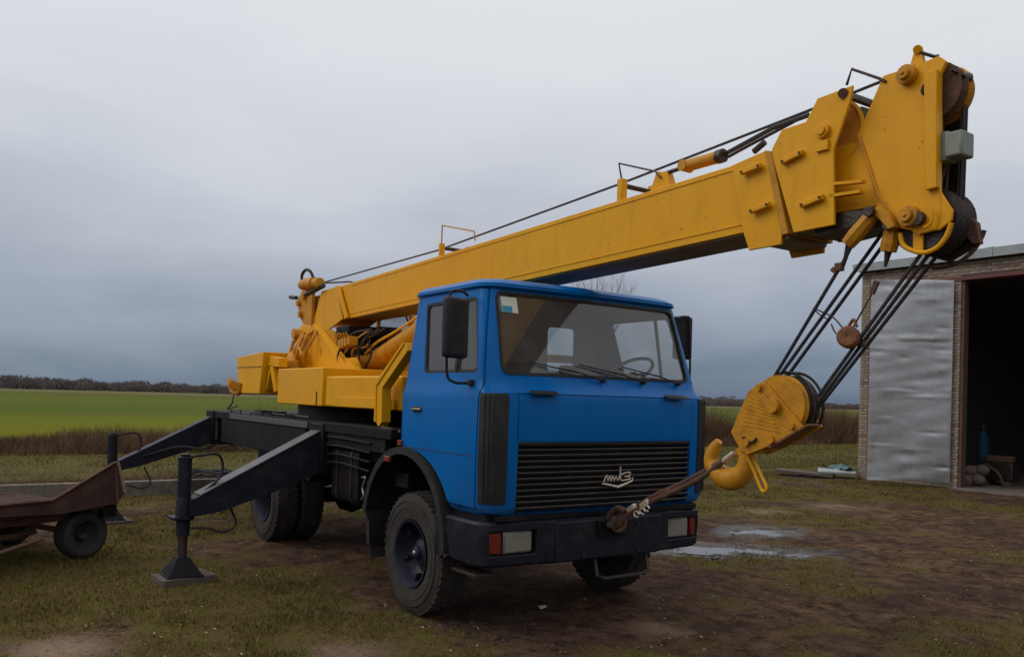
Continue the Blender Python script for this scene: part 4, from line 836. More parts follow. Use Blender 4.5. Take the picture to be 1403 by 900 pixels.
MB().cyl((-1.06, -1.15, .90), (-1.06, -1.0, .90), .055, 18).build('air_valve', STL, cr_, bevel=.006)
MB().tube([(-1.12, -1.17, 1.09), (-1.02, -1.18, 1.10), (-1.08, -1.18, 1.0), (-1.05, -1.18, .92), (-1.12, -1.17, .88)], .013, 8, True).build('bright_pipe', CHR, cr_)
MB().bb((-1.12, -1.16, .80), (-.96, -.97, .82)).build('step', CHR, cr_)
for x in (-3.0,): MB().cyl((x, -1.0, .98), (x, -.5, .98), .12, 20).build('air_tank', BLK, cr_, bevel=.01)
MB().bb((-1.9, .55, .80), (-.95, 1.15, 1.36)).build('battery_box', BLK, cr_, bevel=.02)
MB().tube([(-.42, -1.12, 1.57), (-.72, -1.16, 1.60), (-1.0, -1.18, 1.45)], .022, 6).build('brace', STL, cr_)
for y in (-.9, -.2, .6): MB().bb((-.50, y-.05, 1.05), (-.42, y+.05, 1.72)).build('cab_support', BLK, cr_, bevel=.005)
MB().bb((-.55, -1.1, 1.06), (-.30, 1.1, 1.20)).build('cab_cross_beam', BLK, cr_, bevel=.01)
# underside of the cab: engine block so light does not fall straight through
MB().bb((-.25, -.36, .72), (.95, .36, 1.44)).build('engine', BLK, cr_, bevel=.03)
MB().bb((1.02, -.8, .62), (1.10, .8, 1.0)).build('radiator', BLK, cr_, bevel=.01)
# ---------------- outriggers
def outrigger(x, dz, near):
    dx = 0
    pts = [(-1.06, 1.585), (-2.50, .84), (-2.56, .82), (-2.56, .655), (-2.25, .70), (-1.72, .87), (-1.16, 1.08), (-1.06, 1.10)] if near else [(-1.06, 1.605), (-2.50, .87), (-2.50, .735), (-2.2, .80), (-1.7, .96), (-1.12, 1.16), (-1.06, 1.18)]
    o = MB().prism([(x-.11, y, z) for y, z in pts], (.22, 0, 0)).build('outrigger_beam', OUT, cr_, bevel=.006)
    if near: MB().prism([(x-.125, -1.10, 1.578), (x-.125, -2.47, .868), (x-.125, -2.47, .855), (x-.125, -1.10, 1.565)], (.25, 0, 0)).build('beam_top_strip', mat('pale_beam_top', (.07, .07, .08), .4, c2=(.035, .036, .045), nscale=5, nmix=.9), o)  # paler grey strip laid along the top face of the near beam
    MB().prism([(x+.112, y, z) for y, z in [(-1.2, 1.07), (-1.72, .865), (-2.25, .695), (-2.52, .655), (-2.52, .67), (-2.25, .715), (-1.72, .885), (-1.2, 1.09)]], (.015, 0, 0)).build('beam_flange', OUT, o) if near else None
    yj = -2.595 if near else -2.555
    j = MB().cyl((x, yj, .46), (x, yj, 1.215), .066, 28).build('jack', OUT, cr_)
    MB().cyl((x, yj, 1.215), (x, yj, 1.24), .072, 28).cyl((x, yj, 1.245), (x, yj, 1.27), .05, 16).build('jack_cap', OUT, j, bevel=.004)
    MB().lathe((x, yj, 0), (0, 0, 1), [(.615, .066), (.615, .098), (.63, .104), (.65, .098), (.655, .078), (.80, .076), (.84, .066)], 28).prism([(x-.115, yj+.02, .63), (x-.115, yj-.13, .63), (x+.115, yj-.13, .63), (x+.115, yj+.02, .63)], (0, 0, .022)).build('jack_collar', OUT, j)
    MB().cyl((x, yj, .20), (x, yj, .47), .045, 24).build('jack_rod', STL, j)
    z0 = .075 if near else .05
    f = MB(); a, b_ = .165, .06
    f.add([(x-a, yj-a, z0), (x+a, yj-a, z0), (x+a, yj+a, z0), (x-a, yj+a, z0), (x-b_, yj-b_, z0+.17), (x+b_, yj-b_, z0+.17), (x+b_, yj+b_, z0+.17), (x-b_, yj+b_, z0+.17)], [(3, 2, 1, 0), (4, 5, 6, 7), (0, 1, 5, 4), (1, 2, 6, 5), (2, 3, 7, 6), (3, 0, 4, 7)])
    f.bb((x-a-.01, yj-a-.01, z0-.012), (x+a+.01, yj+a+.01, z0+.006)); f.build('jack_foot', BLK, j, bevel=.004)
    MB().tube([(x-.02, yj+.02, 1.225), (x+.06, yj+.15, 1.26), (x+.02, yj+.33, 1.25), (x, yj+.36, 1.05), (x+.02, yj+.16, .86)], .014, 8, True).build('hose', PLS, cr_)
    MB().tube([(x+.06, yj+.06, .53), (x+.10, yj+.2, .53), (x+.1, yj+.38, .48), (x+.08, yj+.50, .56), (x+.02, yj+.42, .78)], .012, 8, True).build('hose', PLS, cr_)
    MB().bb((x-.14, -1.16, 1.10), (x-.112, -1.0, 1.56)).bb((x+.112, -1.16, 1.10), (x+.14, -1.0, 1.56)).build('hinge_plate', BLK, cr_, bevel=.004)
    MB().cyl((x-.16, -1.1, 1.20), (x+.16, -1.1, 1.20), .035, 14).build('hinge_pin', STL, cr_)
outrigger(-2.20, 0, True); outrigger(-6.40, 0, False)
MB().tube([(-6.2, -1.15, 1.12), (-5.9, -1.45, 1.06), (-6.1, -1.75, 1.08), (-6.3, -2.2, .93)], .013, 6, True).tube([(-6.2, -1.1, 1.08), (-5.7, -1.25, 1.10), (-5.4, -1.1, 1.16)], .013, 6, True).build('hose', PLS, cr_)
# ---------------- turret
MB().cyl((-3.2, 0, 1.60), (-3.2, 0, 1.76), 1.0, 48).build('slewing_ring', BLK, cr_)
tf = MB().prism([(-4.42, -.86, 1.765), (-3.95, -1.06, 1.765), (-2.45, -1.075, 1.765), (-2.45, 1.06, 1.765), (-4.42, 1.06, 1.765)], (0, 0, .44)).build('turret_frame', YEL, cr_, bevel=.012)
m = MB(); q = [(-2.45, -1.05)]+[(-2.45+.75*math.sin(R(a)), -.30-.75*math.cos(R(a))) for a in range(0, 1)]
m.prism([(-2.448, -1.04, 1.765), (-1.75, -1.06, 1.765), (-.66, -1.0, 1.765), (-.66, .9, 1.765), (-2.448, .9, 1.765)], (0, 0, .34)); m.build('turret_front_box', YEL, cr_, bevel=.02)
MB().bb((-2.1, -1.068, 1.775), (-.70, -1.05, 1.88)).build('turret_flange', YEL, cr_, bevel=.004)
MB().bb((-2.62, -1.082, 1.775), (-2.60, -1.07, 1.93)).build('turret_seam', RST, cr_)
for s in (-1, 1):
    MB().prism([(-4.90, s*.48, 2.20), (-4.95, s*.48, 2.72), (-4.72, s*.48, 2.86), (-4.30, s*.48, 2.80), (-3.15, s*.48, 2.20)], (0, s*-.03, 0)).build('boom_bracket', YEL, cr_, bevel=.006)
    MB().prism([(-4.35, s*.49, 2.78), (-4.28, s*.49, 2.84), (-3.02, s*.49, 2.20), (-3.16, s*.49, 2.20)], (0, s*-.09, 0)).build('bracket_flange', YEL, cr_, bevel=.004)
MB().bb((-4.9, -.45, 2.2), (-4.5, .45, 2.30)).bb((-4.95, -.45, 2.2), (-4.86, .45, 2.6)).build('bracket_web', YEL, cr_, bevel=.006)
MB().cyl((-4.72, -.60, 2.72), (-4.72, .60, 2.72), .07, 20).build('boom_pivot', YEL2, cr_)
# rear counterweight carried on two arms
cw = MB().prism([(-5.92, -1.0, 2.40), (-4.74, -1.0, 2.45), (-4.86, -1.0, 1.875), (-5.80, -1.0, 1.875)], (0, 1.9, 0)).build('counterweight', YEL, cr_, bevel=.01)
MB().bb((-5.90, -1.012, 2.25), (-4.79, -1.0, 2.262)).build('counterweight_seam', YEL2, cw)
MB().prism([(-4.78, -.92, 2.40), (-4.35, -.92, 2.36), (-4.35, -.92, 2.24), (-4.80, -.92, 2.26)], (0, .12, 0)).prism([(-4.72, -.92, 2.27), (-4.60, -.92, 2.27), (-4.42, -.92, 1.92), (-4.50, -.92, 1.90)], (0, .10, 0)).prism([(-4.84, -.92, 1.93), (-4.74, -.92, 2.2), (-4.68, -.92, 2.2), (-4.80, -.92, 1.93)], (0, .10, 0)).build('counterweight_arm', YEL, cr_, bevel=.004)
for y in (-.4, .4): MB().bb((-4.9, y-.1, 1.92), (-4.3, y+.1, 2.15)).build('tail_beam', YEL, cr_, bevel=.006)
hk = MB().tube([P(315, 520, 1, -1.0), P(319, 535, 1, -1.0), P(328, 537, 1, -1.0), P(331, 524, 1, -1.0)], .045, 8, True).cyl(P(320, 528, 1, -1.06), P(320, 528, 1, -.9), .07, 14).build('hook_guide', YEL2, cr_)
MB().tube([P(320, 540, 1, -1.0), P(318, 552, 1, -1.02), P(312, 560, 1, -1.04), P(325, 556, 1, -1.0)], .012, 6, True).build('hanging_hook', STL, hk)
# operator cabin on the far side
CX0, CX1, CY0, CY1 = -5.3, -3.05, .34, .98
oc = MB(); oc.bb((CX0, CY0, 2.10), (CX1, CY1, 2.48))
for x in (CX0, CX1-.06): oc.bb((x, CY0, 2.48), (x+.06, CY0+.05, 3.06)); oc.bb((x, CY1-.05, 2.48), (x+.06, CY1, 3.06))
oc.bb((CX0, CY0, 3.06), (CX1, CY1, 3.14)); oc.build('operator_cabin', YEL2, cr_, bevel=.008)
for a, b_ in ((CX0+.06, CX1-.06),): MB().bb((a, CY0+.02, 2.48), (b_, CY0+.025, 3.06)).build('cabin_window', GLD, cr_); MB().bb((a, CY1-.025, 2.48), (b_, CY1-.02, 3.06)).build('cabin_window', GLD, cr_)
MB().bb((-4.3, .5, 2.48), (-3.9, .85, 2.58)).prism([(-4.3, .5, 2.55), (-4.38, .5, 2.88), (-4.28, .5, 2.88), (-4.18, .5, 2.55)], (0, .35, 0)).build('operator_seat', SEA, cr_, bevel=.03, seg=3)
MB().tube([(-3.6, .6, 2.48), (-3.55, .6, 2.8), (-3.7, .6, 3.0)], .012, 6, True).build('control_lever', STL, cr_)
# lift cylinder and hydraulic clutter below the boom
ca, cb = Vector((-3.20, -.18, 2.27)), Vector((-1.2, -.18, 2.82)); dd = (cb-ca).normalized()
lc = MB().cyl(ca, ca+dd*1.75, .115, 28).build('lift_cylinder', YEL2, cr_)
MB().cyl(ca+dd*1.70, ca+dd*1.82, .128, 28).build('cylinder_gland', YEL, lc, bevel=.006); MB().cyl(ca+dd*1.8, ca+dd*2.12, .07, 20).build('cylinder_rod', STL, lc)
MB().cyl(ca+Vector((0, -.18, 0)), ca+Vector((0, .18, 0)), .13, 20).build('cylinder_eye', YEL2, lc)
MB().tube([ca+dd*.15+Vector((0, -.10, .10)), ca+dd*.5+Vector((0, -.11, .14)), ca+dd*1.0+Vector((0, -.10, .12)), ca+dd*1.6+Vector((0, -.09, .12))], .016, 8, True).build('cylinder_pipe', YEL, lc)
for s in (-1, 1): MB().prism([(-1.40, s*.13-.10, 3.012), (-1.0, s*.13-.10, 3.012), (-1.08, s*.13-.10, 2.76), (-1.26, s*.13-.10, 2.74)], (0, .03, 0)).build('cylinder_lug', YEL, cr_, bevel=.005)
MB().cyl(cb+Vector((0, -.10, .01)), cb+Vector((0, .26, .01)), .05, 14).build('cylinder_pin', STL, cr_)
for s in (-1, 1): MB().prism([(-3.45, s*.26-.18, 2.1), (-2.75, s*.26-.18, 2.1), (-2.98, s*.26-.18, 2.36), (-3.3, s*.26-.18, 2.36)], (0, .03, 0)).build('cylinder_lug', YEL, cr_, bevel=.005)
MB().prism([(-2.35, .45, 2.10), (-1.15, .45, 2.10), (-1.1, .45, 2.62), (-1.55, .45, 2.62)], (0, .04, 0)).build('side_gusset', YEL2, cr_, bevel=.006)
MB().prism([(-2.75, -.55, 2.10), (-2.55, -.55, 2.10), (-2.95, -.55, 2.32), (-3.05, -.55, 2.28)], (0, .08, 0)).build('side_gusset', YEL, cr_, bevel=.006)
wd_ = MB().cyl((-3.95, -.38, 2.52), (-3.95, .38, 2.52), .17, 28).build('winch_drum', STL, cr_)
for y in (-.38, .38): MB().cyl((-3.95, y-.015, 2.52), (-3.95, y+.015, 2.52), .24, 28).build('drum_flange', YEL2, wd_)
for k in range(12): MB().tube([Vector((-3.95+.182*math.cos(a), -.33+.055*k, 2.52+.182*math.sin(a))) for a in [i*math.pi/10 for i in range(21)]], .012, 5).build('rope_wrap', ROP, wd_)
MB().bb((-3.95, -.30, 2.66), (-3.55, .3, 2.80)).build('black_recess_box', BLK, cr_, bevel=.02)  # plain black box filling the black recess below the boom
rnd = random.Random(5)
for i in range(8):
    x = rnd.uniform(-4.0, -2.9); y = rnd.uniform(-.42, -.28)
    MB().tube([(x, y, 2.2), (x+rnd.uniform(-.1, .25), y-rnd.uniform(0, .1), 2.35+rnd.uniform(0, .15)), (x+rnd.uniform(0, .4), y, 2.5+rnd.uniform(0, .15)), (x+rnd.uniform(.2, .6), y+.05, 2.7)], .013, 6, True).build('hydraulic_hose', (YEL2, PLS)[i % 2], cr_)
vb = MB()
for i in range(4): vb.box((-3.32+.09*i, -.46, 2.53+.012*i), (.07, .12, .11)); vb.cyl((-3.32+.09*i, -.50, 2.59), (-3.32+.09*i, -.55, 2.66), .012, 8)
vb.build('valve_block', YEL2, cr_, bevel=.006)
for i in range(9):
    x = -4.92+rnd.uniform(0, .55)
    MB().tube([(x, -.55, 2.25+rnd.uniform(0, .15)), (x+rnd.uniform(-.1, .2), -.60, 2.42), (x+rnd.uniform(-.1, .3), -.56, 2.6), (x+rnd.uniform(0, .3), -.5, 2.74)], .022, 7, True).build('hydraulic_hose', YEL2, cr_)
MB().lathe((-4.72, -.56, 2.20), (0, 0, 1), [(0, .17), (.14, .17), (.2, .12), (.27, .07), (.27, 0)], 20).build('slew_motor', YEL2, cr_)
MB().prism([(-4.98, -.62, 2.20), (-4.98, -.62, 2.34), (-4.86, -.62, 2.42), (-4.6, -.62, 2.42), (-4.5, -.62, 2.20)], (0, .05, 0)).build('motor_guard', YEL2, cr_, bevel=.004)
# bent yellow support strut next to the cab
def strut(y0, y1, nm):
    a, b_, c_ = (-.86, 1.655), (-.86, 2.03), (-.30, 2.40); w_ = .10
    MB().prism([(a[0], y0, a[1]), b_ and (b_[0], y0, b_[1]), (c_[0], y0, c_[1]), (c_[0]+.06, y0, c_[1]-.075), (b_[0]+.12, y0, b_[1]-.05), (a[0]+.13, y0, a[1]), (a[0]+.065, y0, a[1]-.05)], (0, y1-y0, 0)).build(nm, YEL, cr_, bevel=.006)
    MB().prism([(b_[0]-.01, y0-.012, b_[1]), (c_[0], y0-.012, c_[1]+.01), (c_[0], y0-.012, c_[1]-.015), (b_[0]+.01, y0-.012, b_[1]-.03), (a[0]+.02, y0-.012, a[1]), (a[0]-.01, y0-.012, a[1])], (0, .012, 0)).build(nm+'_flange', YEL, cr_)
strut(-1.17, -1.07, 'boom_rest_strut'); strut(1.07, 1.17, 'boom_rest_strut')
MB().bb((-.40, -1.07, 2.30), (-.32, 1.07, 2.38)).build('boom_rest_beam', YEL, cr_, bevel=.006)
MB().bb((-.92, -.95, 1.765), (-.72, .0, 2.05)).build('rest_base', YEL, cr_, bevel=.01)
# ---------------- boom
SL = .0225
def bz(x, lo=True): return 2.956+(x+1.85)*.029 if lo else 3.447+(x+1.27)*.0323
HW = .205
bx0, bx1 = -4.35, 2.78
bs = MB().prism([(bx0, -HW, bz(bx0)), (bx1, -HW, bz(bx1)), (bx1, -HW, bz(bx1, 0)), (bx0, -HW, bz(bx0, 0))], (0, 2*HW, 0)).build('boom_section', YEL, cr_, bevel=.006)
for s in (-1, 1):
    for lo, dz in ((True, .055), (False, -.04)):
        a, b_ = bz(-3.7, lo)+dz, bz(bx1, lo)+dz; h_ = .012 if lo else .008
        MB().prism([(-3.7, s*HW, a), (bx1, s*HW, b_), (bx1, s*HW, b_+h_), (-3.7, s*HW, a+h_)], (0, s*.006, 0)).build('weld_flange', YEL, bs)
UND = mat('boom_underside', (.24, .16, .08), .55, c2=(.12, .085, .055), nscale=4, nmix=.9, dirt=(.16, .14, .12), dscale=5, damt=.6)
MB().prism([(-3.5, -HW+.02, bz(-3.5)-.002), (bx1, -HW+.02, bz(bx1)-.002), (bx1, -HW+.02, bz(bx1)-.010), (-3.5, -HW+.02, bz(-3.5)-.010)], (0, 2*HW-.04, 0)).build('underside_strip', UND, bs)  # thin brownish sheet covering the underside of the boom
# boom foot: cheek plates and rear sheave bracket
for s in (-1, 1):
    y = s*(HW+.02)
    MB().prism([(-3.86, y, bz(-3.86)-.0), (-4.22, y, 2.80), (-4.60, y, 2.72), (-4.92, y, 2.86), (-4.62, y, 3.33), (-4.1, y, 3.35)], (0, s*.025, 0)).build('boom_foot_cheek', YEL, cr_, bevel=.006)
    MB().prism([(-4.98, y, 2.84), (-5.20, y, 2.86), (-5.46, y, 3.06), (-5.52, y, 3.28), (-5.22, y, 3.50), (-5.02, y, 3.42), (-4.9, y, 3.2)], (0, s*.03, 0)).build('winch_cheek', YEL2, cr_, bevel=.006)
    MB().prism([(-3.78, y, bz(-3.78)-.01), (-3.70, y, bz(-3.7)+.01), (-4.02, y, bz(-4.02, 0)), (-4.12, y, bz(-4.1, 0))], (0, s*.03, 0)).build('cheek_rib', YEL, cr_, bevel=.004)
MB().bb((-5.0, -.2, 2.9), (-4.35, .2, 3.30)).build('foot_block', YEL2, cr_, bevel=.01)
MB().prism([(-4.98, -.29, 2.62), (-4.86, -.29, 2.62), (-4.86, -.29, 3.35), (-5.0, -.29, 3.35)], (0, .05, 0)).build('rear_rib', YEL2, cr_, bevel=.004)
for x, z in ((-5.33, 3.05), (-5.42, 3.22), (-5.2, 3.30)): MB().cyl((x, -HW-.10, z), (x, -HW-.04, z), .045, 12).build('pin_boss', YEL2, cr_)
MB().cyl((-5.75, -.28, 3.34), (-5.5, -.28, 3.31), .03, 10).build('fitting', STL, cr_)
wm_ = MB().cyl((-5.22, -.30, 3.47), (-4.55, -.30, 3.44), .07, 16).cyl((-5.1, -.3, 3.47), (-4.75, -.3, 3.455), .085, 16).build('hoist_motor', YEL2, cr_)
MB().tube([(-5.2, -.3, 3.46), (-5.2, -.32, 3.60), (-5.05, -.32, 3.67), (-4.86, -.32, 3.62), (-4.78, -.3, 3.50)], .022, 8, True).build('hydraulic_hose', PLS, cr_)
MB().cyl((-5.08, -.29, 3.32), (-4.45, -.29, 3.39), .035, 12).build('hydraulic_pipe', STL, cr_)
# rope guides along the boom top
zt = lambda x: bz(x, False)
GY_ = -.165
for pb, pt, lp in (((605, 350), (604, 334), ((605, 336), (606, 309), (650, 317), (651, 330))), ((852, 272), (852, 246), ((852, 248), (848, 224), (898, 235), (905, 244)))):
    big_g = pb[0] > 700; b0, t0 = P(*pb, 1, GY_), P(*pt, 1, GY_); wv = .030 if big_g else .020
    g_ = MB().bb((b0.x-wv, GY_-.03, zt(b0.x)-.01), (b0.x+wv, GY_+.03, t0.z)).build('guide_post', YEL, cr_, bevel=.006)
    MB().tube([P(*lp[0], 1, GY_), P(*lp[1], 1, GY_), P(*lp[2], 1, GY_+.02), P(*lp[3], 1, GY_+.02)], .008, 6).build('guide_loop', YEL2 if not big_g else STL, g_)
    MB().cyl((b0.x, GY_+.03, t0.z-.05), (b0.x, .16, t0.z-.05), .02, 12).build('guide_roller', STL, g_)
    MB().bb((b0.x-.03, .15, zt(b0.x)-.01), (b0.x+.03, .19, t0.z)).build('guide_post', YEL, g_)
a_, b_ = P(893, 254, 1, -.1), P(924, 246, 1, -.1)
MB().prism([(a_.x, -.13, zt(a_.x)-.004), (b_.x, -.13, zt(b_.x)-.004), (P(917, 236, 1, -.1).x, -.13, P(917, 236, 1, -.1).z), (P(903, 236, 1, -.1).x, -.13, P(903, 236, 1, -.1).z)], (0, .07, 0)).build('cylinder_lug', YEL, cr_, bevel=.005)
c0, c1, c2 = P(905, 240, 1, -.1), P(940, 228, 1, -.1), P(985, 215, 1, -.1); dv = (c2-c1).normalized()
ex = MB().cyl(c0, c1+dv*.05, .016, 10).build('cylinder_rod', STL, cr_)
MB().cyl(c1, c2, .045, 20).cyl(c1+Vector((0, -.05, 0)), c1+Vector((0, .05, 0)), .042, 16).build('extension_cylinder', YEL2, cr_)
MB().cyl(c2-dv*.01, c2+dv*.045, .050, 16).build('cylinder_cap', STL, ex)
# collar plates (fixed section end), then the sliding section plates
S = -(HW+.03)
def plate(pix, y=S, th=.02, name='collar_plate', m_=None, mirror=True):
    pts = [P(px, py, 1, y) for px, py in pix]
    o = MB().prism(pts, (0, th, 0)).build(name, m_ or YEL, cr_, bevel=.004)
    if mirror:
        MB().prism([(p.x, -p.y, p.z) for p in pts], (0, -th, 0)).build(name, m_ or YEL, cr_, bevel=.004)
    return o
plate([(1002, 227), (1050, 206), (1071, 320), (1070, 335), (1026, 343), (1018, 318)])
plate([(1057, 205), (1071, 178), (1104, 167), (1120, 135), (1168, 117), (1165, 137), (1142, 204), (1143, 308), (1087, 319), (1060, 222)], S-.01)
MB().prism([P(1047, 206, 1, S-.006), P(1056, 207, 1, S-.006), P(1080, 320, 1, S-.006), P(1071, 322, 1, S-.006)], (0, 2*-S+.01, 0)).build('collar_flange', YEL2, cr_, bevel=.004)
for a, b_ in (((1018, 238), (1045, 228)), ((1031, 291), (1057, 281)), ((1074, 224), (1102, 210)), ((1100, 283), (1130, 271))):
    p, q = P(*a, 1, S-.012), P(*b_, 1, S-.012); g_ = MB().prism([p+Vector((0, 0, -.014)), q+Vector((0, 0, -.014)), q+Vector((0, 0, .02)), p+Vector((0, 0, .016))], (0, -.035, 0)).build('plate_step', YEL, cr_, bevel=.005)
    for z in (p.lerp(q, .08), p.lerp(q, .92)): MB().cyl(z+Vector((0, -.03, .002)), z+Vector((0, -.042, .002)), .009, 8).build('bolt', STL, g_)
bc_ = P(1129, 180, 1, S-.01); MB().cyl(bc_, bc_+Vector((0, -.03, 0)), .046, 24).cyl(bc_+Vector((0, -.03, 0)), bc_+Vector((0, -.042, 0)), .03, 20).build('pin_boss', YEL, cr_, bevel=.004)
MB().bb(P(1120, 196, 1, S-.012)-Vector((0, .02, 0)), P(1136, 205, 1, S-.012)).build('pin_keeper', YEL, cr_)
MB().tube([P(1117, 166, 1, S+.05), P(1160, 125, 1, S+.05)], .02, 8).cyl(P(1155, 128, 1, S-.03), P(1155, 128, 1, S+.06), .03, 12).build('rope_keeper', RST, cr_)
# mid sheave behind the plate, inner boom sections
ms = P(1150, 186, 1, -.06); MB().lathe(ms, (0, 1, 0), [(-.05, .02), (-.05, .19), (-.02, .165), (.02, .165), (.05, .19), (.05, .02)], 40, closed=True).build('sheave', YEL2, cr_)
MB().tube([ms+Vector((.20*math.cos(R(a)), -.06, .20*math.sin(R(a)))) for a in range(-60, 80, 10)], .012, 6).build('sheave_guard', YEL, cr_)
zA = bz(2.9)+.035; zB = bz(2.9, 0)-.035
in1 = MB().bb((2.5, -HW+.035, bz(2.7)+.02), (3.22, HW-.035, bz(2.7, 0)-.01)).build('boom_section', YEL2, cr_, bevel=.005)
MB().bb((3.0, -.125, bz(3)+.03), (3.78, .085, bz(3, 0)-.045)).build('boom_section', YEL, cr_, bevel=.005)
MB().bb((2.86, -HW+.0, bz(2.9)-.10), (3.12, HW-.0, bz(2.9)+.0)).build('slide_pad_carrier', UND, cr_, bevel=.008)
MB().bb((3.06, -HW+.01, bz(2.9)-.06), (3.35, HW-.01, bz(2.9)+.035)).build('slide_pad_carrier', UND, cr_, bevel=.008)
MB().prism([(3.30, -HW+.02, 2.99), (3.62, -HW+.02, 3.02), (3.68, -HW+.02, 3.10), (3.30, -HW+.02, 3.12)], (0, 2*HW-.04, 0)).build('boom_tip_underside', STL, cr_)
for z_ in ((1143, 256, 1187, 252), (1143, 272, 1184, 266)):
    p, q = P(z_[0], z_[1], 1, -HW+.01), P(z_[2], z_[3], 1, -HW+.01); MB().prism([p, q, q+Vector((0, 0, .018)), p+Vector((0, 0, .018))], (0, -.05, 0)).build('stiffener', YEL, cr_)
# ---------------- boom head
HY = -.14
head = [(1176, 182), (1210, 104), (1248, 92), (1286, 77), (1296, 84), (1288, 101), (1287, 256), (1290, 290), (1284, 314), (1262, 320), (1233, 303), (1203, 268)]
h1 = plate(head, HY, .03, 'head_plate', YEL)
# the edge flange that frames the head plate
MB().prism([P(x, y, 1, HY-.001) for x, y in ((1270, 104), (1287, 96), (1288, 258), (1272, 262))], (0, -.035, 0)).build('head_flange', YEL, cr_, bevel=.005)
pa = [P(x, y, 1, HY-.004) for x, y in ((1176, 184), (1203, 268), (1233, 303), (1262, 321))]
MB().tube(pa, .012, 6).build('head_flange', YEL2, cr_)
lowp = [(1200, 262), (1225, 293), (1246, 306), (1268, 305), (1283, 285), (1290, 262), (1306, 290), (1303, 300), (1290, 318), (1262, 318), (1225, 312), (1203, 285)]
MB().prism([P(x, y, 1, HY+.004) for x, y in ((1203, 268), (1233, 303), (1288, 262), (1305, 288), (1303, 302), (1287, 315), (1258, 318), (1226, 311), (1200, 285))], (0, .02, 0)).build('lower_plate', YEL, cr_, bevel=.004)
for c, r_ in (((1248, 297), .06), ((1245, 104), .055)):
    q = P(*c, 1, HY-.002); b_ = MB().cyl(q, q+Vector((0, -.045, 0)), r_, 24).cyl(q+Vector((0, -.045, 0)), q+Vector((0, -.07, 0)), r_*.62, 20).cyl(q+Vector((0, -.07, 0)), q+Vector((0, -.078, 0)), .012, 8).build('pin_boss', YEL2, cr_, bevel=.004)
q = P(1260, 300, 1, HY-.004); MB().tube([P(x, y, 1, HY-.03) for x, y in ((1266, 312), (1275, 306), (1278, 292), (1277, 284))], .008, 6, True).build('retaining_strap', YEL, cr_)
MB().cyl(q, q+Vector((0, -.04, 0)), .04, 16).build('bolt_cluster', STL, cr_)
# lower guard ring + sheaves (five), upper sheaves
lo_c = P(1264, 301, 1, -.11); up_c = P(1277, 125, 1, -.09)
MB().tube([P(x, y, 1, HY) for x, y in ((1233, 320), (1238, 336), (1252, 344), (1268, 346), (1284, 339), (1296, 325), (1304, 305))], .014, 8, True).build('guard_ring', YEL, cr_)
MB().prism([P(x, y, 1, HY+.02) for x, y in ((1251, 318), (1264, 318), (1264, 346), (1251, 342))], (0, .015, 0)).build('guard_web', YEL, cr_)
for k in range(4):
    y = -.072+.054*k; MB().lathe((lo_c.x, y, lo_c.z), (0, 1, 0), [(-.026, .03), (-.026, .192), (-.010, .172), (.010, .172), (.026, .192), (.026, .03)], 44, closed=True).build('sheave', STL, cr_)
for k in range(2):
    y = -.05+.08*k; MB().lathe((up_c.x, y, up_c.z), (0, 1, 0), [(-.032, .03), (-.032, .165), (-.012, .14), (.012, .14), (.032, .165), (.032, .03)], 40, closed=True).build('sheave', (RST, YEL2, RST)[k], cr_)
MB().cyl((lo_c.x, HY, lo_c.z), (lo_c.x, .11, lo_c.z), .04, 16).cyl((up_c.x, HY, up_c.z), (up_c.x, .11, up_c.z), .04, 16).build('sheave_axle', STL, cr_)
far_ = [(3.82, 3.74), (4.0, 3.82), (4.10, 3.74), (4.05, 3.60), (4.04, 3.05), (4.16, 2.96), (4.17, 2.86), (4.0, 2.78), (3.90, 2.82), (3.80, 3.0), (3.64, 3.25), (3.68, 3.6)]
MB().prism([(x, .10, z) for x, z in far_], (0, .02, 0)).build('head_plate', STL, cr_, bevel=.004)
MB().prism([(3.88, -.11, 3.10), (3.96, -.11, 3.10), (3.96, -.11, 3.60), (3.88, -.11, 3.60)], (0, .21, 0)).build('head_web', RST, cr_, bevel=.004)
for y, z in ((-.06, 3.5), (.0, 3.36), (-.05, 3.16), (-.07, 3.27)): MB().box((3.98, y, z), (.02, .08, .07), Matrix.Rotation(.3+y*6, 3, 'X')).build('head_bracket', YEL2, cr_, bevel=.006)
MB().tube([(4.0, -.08, 3.12), (4.03, -.03, 3.3), (4.01, -.02, 3.45), (4.02, -.06, 3.6)], .012, 6, True).tube([(4.0, .04, 3.1), (4.02, .02, 3.3), (4.0, .05, 3.5)], .010, 6, True).build('cable', RST, cr_)
for y in (.03, .06): MB().tube([(up_c.x+.12, y, up_c.z-.08), (lo_c.x+.14, y, lo_c.z+.12)], .010, 6).build('hoist_rope', ROP, cr_)
MB().tube([(lo_c.x+.245*math.cos(R(a)), .11, lo_c.z+.25*math.sin(R(a))) for a in range(-15, -110, -8)], .013, 6).build('rope_guard', RST, cr_)
MB().prism([(4.02, .06, 3.12), (4.17, .06, 2.98), (4.19, .06, 2.86), (4.15, .06, 2.86), (4.04, .06, 3.0)], (0, .05, 0)).build('rope_guard', RST, cr_, bevel=.005)
MB().prism([P(x, y, 1, HY+.04) for x, y in ((1246, 92), (1254, 64), (1261, 63), (1266, 88))], (0, .03, 0)).cyl(P(1257, 68, 1, HY+.02), P(1257, 68, 1, HY+.12), .025, 12).build('top_lug', YEL, cr_, bevel=.004)
MB().tube([P(1260, 72, 1, -.10), P(1280, 78, 1, -.08), P(1285, 77, 1, -.03)], .010, 6).build('rope_keeper', STL, cr_)
MB().cyl(P(1316, 106, 1, -.03), P(1327, 107, 1, .05), .028, 12).tube([P(1303, 96, 1, -.12), P(1320, 104, 1, -.04)], .010, 6).build('rope_keeper', STL, cr_)
